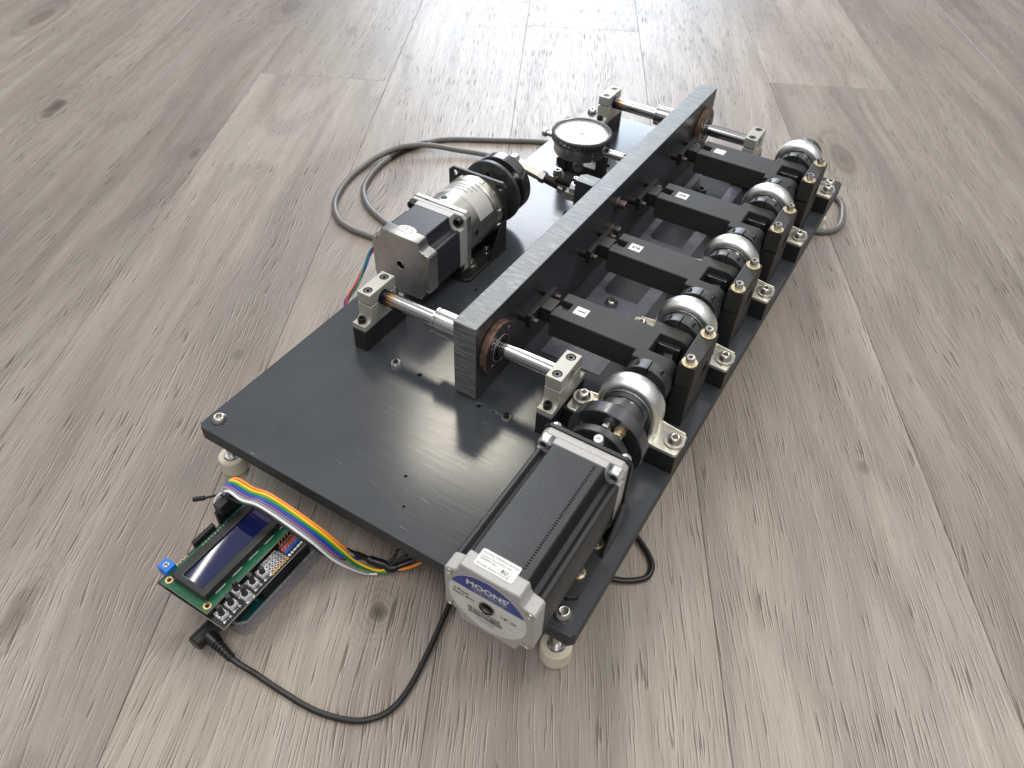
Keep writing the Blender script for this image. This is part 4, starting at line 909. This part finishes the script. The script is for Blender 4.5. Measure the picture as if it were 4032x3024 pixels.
# ------------------------------------------------------------------ display shield
lb_ = thing('display_board',(91,-57,-21),'black circuit board with blue display, green border and six push buttons','circuit board')
bz = -20.
pb = MB().box(62,120,-97,-17,bz-1.6,bz).build('board',['pcb_black','pcb_edge'],lb_)
for f in pb.data.polygons:
    if abs(f.normal.z) < .5: f.material_index = 1
MB().box(61.9,120.1,-97.12,-97,bz-1.3,bz-.1).build('board_edge','pcb_edge',lb_)
lm = MB().prism([(66.6,-96.6),(106.6,-96.6),(106.6,-17),(66.6,-17)],'z',-16.6,-15).build('display_module',['pcb_green','pcb_edge'],lb_,cut=[MB().cyl((x,-94.2+1.6,-20),(x,-94.2+1.6,-10),1.5,seg=20) for x in (70.2,103.2)])
for f in lm.data.polygons:
    if abs(f.normal.z) < .5: f.material_index = 1
for x in (70.2,103.2): MB().lathe([(1.5,-14.96),(2.6,-14.96),(2.6,-14.9),(1.5,-14.9)],(x,-92.6,0),(0,0,1),28).build('gold_ring','gold',lm)
bzl = MB().box(72.4,101.2,-91.6,-20.4,-15,-8.6).build('bezel','bezel',lb_,.9,cut=[MB().box(78.6,95.2,-87.2,-24.6,-11.2,-5)])
MB().box(78.0,95.8,-88,-24,-11.4,-10.4).build('display_glass','lcd',lb_)
for y in range(5): MB().box(101.3,101.7,-84+y*14,-76+y*14,-15,-14.6).build('print_line','inkwhite',lm)
sd = MB()
for i in range(16): sd.lathe([(1.15,0),(.8,.9),(0,1.2)],(69,-63.4+i*2.54,-15),(0,0,1),10)
sd.build('solder_joints','solder',lm,kind='stuff')
# trimmer
tp = MB().box(62.6,71.2,-93.2,-85.6,-20,-11.5).build('trimmer','pot',lb_,.3)
# keep the trimmer clear of the module corner
tp.location.x = -.0042; tp.location.y = .0022
MB().lathe([(0,0),(2.2,0),(2,.4),(0,.4)],(66.9,-89.4,-11.5),(0,0,1),20).build('trimmer_screw','solder',tp); MB().box(65.3,68.5,-89.65,-89.15,-11.1,-11).build('cross_slot','void',tp); MB().box(66.65,67.15,-91,-87.8,-11.1,-10.98).build('cross_slot','void',tp)
# sockets
def socket(x0,x1,y0,y1,z1,n,name='header_socket'):
    o = MB().box(x0,x1,y0,y1,-20,z1).build(name,'print_dark',lb_,.2); hh = MB()
    for i in range(n):
        y = y0+1.3+(y1-y0-2.6)*i/max(1,n-1); hh.box((x0+x1)/2-.4,(x0+x1)/2+.4,y-.4,y+.4,z1+.005,z1+.03)
    hh.build('socket_holes','void',o,kind='stuff'); return o
socket(62.6,65.4,-67,-49.5,-11.5,8); socket(62.4,65.2,-45.5,-24,-5.,8)
ph_ = MB().box(63.2,69.5,-44.5,-25,-4.9,3.5).build('wire_housing','print_dark',lb_,.3)
for i in range(3):
    for j in range(2): MB().lathe([(.75,0),(1.35,0),(1.35,.12),(.75,.12)],(63.6+j*2.5-.6,-80.4+i*3,bz),(0,0,1),16).build('plated_hole','gold',lb_)
for i in range(6):
    for j in range(4):
        mm_ = 'gold' if j == 0 else 'solder'
        MB().lathe([(.6,.02),(1.2,.02),(1.2,.14),(.6,.14)],(117.8-j*2.5,-53.3+i*2.6,bz),(0,0,1),14).build('plated_hole',mm_,lb_)
# coloured pin headers
for j, (mt) in enumerate(('print_dark','redhdr','bluehdr')):
    MB().box(108.6+j*2.5,111+j*2.5,-38.5,-25.,bz,bz+2.5).build('pin_header',mt,lb_,.25)
pn = MB()
for i in range(5):
    for j in range(3): pn.box(109.5+j*2.5,110.1+j*2.5,-37.4+i*2.6,-36.8+i*2.6,bz+2.5,bz+8)
pn.build('header_pins','gold',lb_,kind='stuff')
for i in range(5): MB().lathe([(1.35,0),(1.2,.5),(.6,.8),(0,.8)],(117.4,-37.2+i*2.6,bz),(0,0,1),14).build('solder_pad','solder',lb_)
# push buttons
BT = [(113.2,-91.2),(112.9,-83.2),(108.6,-74.3),(115.4,-74.1),(113.3,-65.5),(113.4,-57.0)]
for i, (x, y) in enumerate(BT):
    ln = 8.4 if i < 5 else 4.2
    o = MB().box(x-3,x+3,y-3,y+3,bz,bz+3.4).build('push_button','btnbase',lb_,.3)
    MB().lathe([(1.9,3.4),(1.75,3.4+ln-.3),(1.5,3.4+ln),(0,3.4+ln)],(x,y,bz),(0,0,1),20).build('button_cap','print_dark',o)
    MB().lathe([(0,3.41),(2.2,3.41),(2.2,3.5),(0,3.5)],(x,y,bz),(0,0,1),20).build('button_ring','print_dark',o)
    for sx_ in (-1,1):
        for sy in (-1,1): MB().lathe([(0,3.4),(.45,3.4),(.45,3.5),(0,3.5)],(x+2.2*sx_,y+2.2*sy,bz),(0,0,1),8).build('button_rivet','void',o)
    for s in (-1,1): MB().lathe([(1.1,0),(.9,.5),(0,.7)],(x+4.1,y+2.2*s,bz),(0,0,1),12).build('solder_pad','solder',lb_)
    MB().box(x+4.0,x+4.25,y-1,y+1,bz,bz+.04).build('print_line','inkwhite',lb_)
for tx, x, y in (('SELECT',108.9,-93.5),('LEFT',108.9,-85),('UP',105.5,-76),('RIGHT',109.4,-68.5),('RST',109.4,-59)): text(tx,2.2,(x,y,bz+.05),(0,1,0),(-1,0,0),'inkwhite',lb_)
text('DOWN',2.1,(119.4,-77.5,bz+.05),(0,1,0),(-1,0,0),'inkwhite',lb_)
text('DFROBOT',2.9,(108.9,-53,bz+.05),(0,1,0),(-1,0,0),'inkwhite',lb_,bold=.02); text('LCD Keypad Shield V1.1',1.4,(110.5,-53,bz+.05),(0,1,0),(-1,0,0),'inkwhite',lb_)
text('Analog',1.9,(65,-71.5,bz+.05),(0,1,0),(-1,0,0),'inkwhite',lb_)

# ------------------------------------------------------------------ ribbon of jumper wires
WP = {'orange':[(65.6,-23.0,4.0),(79.8,-23.4,9.0),(94.8,-20.8,8.0),(125.1,-16.2,-8.0),(139.5,-11.4,-26.0),(143.3,-5.1,-38.0),(148.3,-2.7,-44.0)],
'yellow':[(65.4,-25.3,4.0),(80.8,-25.4,9.0),(95.3,-22.5,8.0),(125.2,-18.1,-8.0),(139.8,-13.3,-27.0),(147.8,-9.6,-40.0),(159.6,-4.0,-48.0),(167.7,3.8,-49.0)],
'green':[(65.5,-27.1,4.0),(81.1,-27.3,9.0),(95.7,-24.5,8.0),(125.3,-19.9,-8.0),(139.7,-15,-28.0),(146.3,-10.8,-42.0),(156.8,-6.1,-50.0),(165.4,-0.4,-50.0)],
'blue':[(65.3,-28.9,4.0),(81.1,-29.2,9.0),(95.7,-26.3,8.0),(125.3,-21.7,-8.0),(138.9,-16.9,-27.0),(142.7,-12.0,-35.0),(146.1,-4.1,-44.0)],
'purple':[(65.1,-30.7,4.0),(81.2,-31.0,9.0),(95.6,-28.0,8.0),(125.2,-23.5,-8.0),(138.5,-18.6,-27.0),(141.8,-13.0,-36.0),(145.6,-3.9,-45.5)],
'grey':[(65.4,-32.3,4.0),(80.8,-32.8,9.0),(95.5,-29.7,8.0),(125.5,-25.3,-8.0),(137.9,-20.4,-27.0),(145.4,-14.6,-40.0),(155.4,-7.6,-50.0)],
'white':[(66.1,-33.9,4.0),(80.3,-34.6,9.0),(95.0,-31.4,8.0),(125.8,-27.1,-8.0),(137.4,-22,-27.0),(144.8,-16.2,-40.0),(152.5,-9.6,-50.0),(160.5,-5,-50.5)]}
rbn = thing('ribbon_wires',(65,-28,0),'flat ribbon of seven rainbow coloured wires crossing over the display','ribbon cable')
hx = {'orange':-26.5,'yellow':-28.4,'green':-30.3,'blue':-32.2,'purple':-34.1,'grey':-36,'white':-41}
for k, pts in WP.items():
    st_ = [(66.4,hx[k],3.4),(64.5,hx[k]+.6,7.5),(62.6,(hx[k]+pts[0][1])/2,8.5)] if k != 'white' else [(64,-43.5,-6),(60.5,-42,-2),(60.8,-38,3)]
    p_ = st_+[(pts[0][0]+1.2,pts[0][1],pts[0][2]+4.4)]+pts[1:]
    o = MB().tube(smooth(p_,6),.92,10).build('wire','w_'+k,rbn); o['label'] = k+' wire'
jw = thing('jumper_wire',(45,-45,-3),'loose black jumper wire with rectangular plug hanging left of the display','jumper wire')
MB().tube(smooth([(50.5,-42.2,-2),(56,-38.6,0),(63,-36.2,4),(79.5,-36.4,8),(94.4,-33.2,7),(125.9,-28.9,-8),(132.4,-25.4,-20),(137.6,-20.8,-28),(144.8,-8.2,-42)],6),.85,10).build('wire','black',jw)
cn = Vector((44.9,-46.2,-3)); d1 = (Vector((51,-41.8,-1.8))-cn).normalized()
MB().lathe([(0,0),(1.75,0),(1.75,8.2),(0,8.2)],cn,d1,4).build('plug_housing','print_dark',jw,.2)
hs_ = MB().tube(smooth([(140.5,-10.4,-28.0),(144.7,-5.4,-38.0),(151.8,-1.7,-44.0),(161.7,2.1,-47.0),(167,2.9,-48.0),(176,14,-46)],6),[1.0]*6+[2.0]*6+[3.1]*14+[2.4]*5,12).build('taped_joint','shrink',loc=(150,-2,-44)); tag(hs_,'black taped joint where the ribbon wires gather at the front edge of the plate','taped joint')
for pts, mt, lab_ in (([(167,3.2,-49),(173.4,6.4,-48.5),(178.8,10.6,-46),(183.4,17.7,-44),(188,40,-44)],'w_orange','orange wire running under the front edge of the plate'),
                     ([(164,3.,-46),(165,8.2,-43),(165.6,14,-40),(168,40,-40)],'black','black wire going under the plate, nearest the taped joint'),
                     ([(165.5,2.6,-46),(169,7.6,-43),(172.6,14,-41),(178,40,-40)],'black','black wire going under the plate beside the orange wire')):
    o = MB().tube(smooth(pts,6),1.1,10).build('loose_wire',mt,loc=pts[0]); tag(o,lab_,'wire')

for ob in sc.objects:
    if '_o' in ob: del ob['_o']
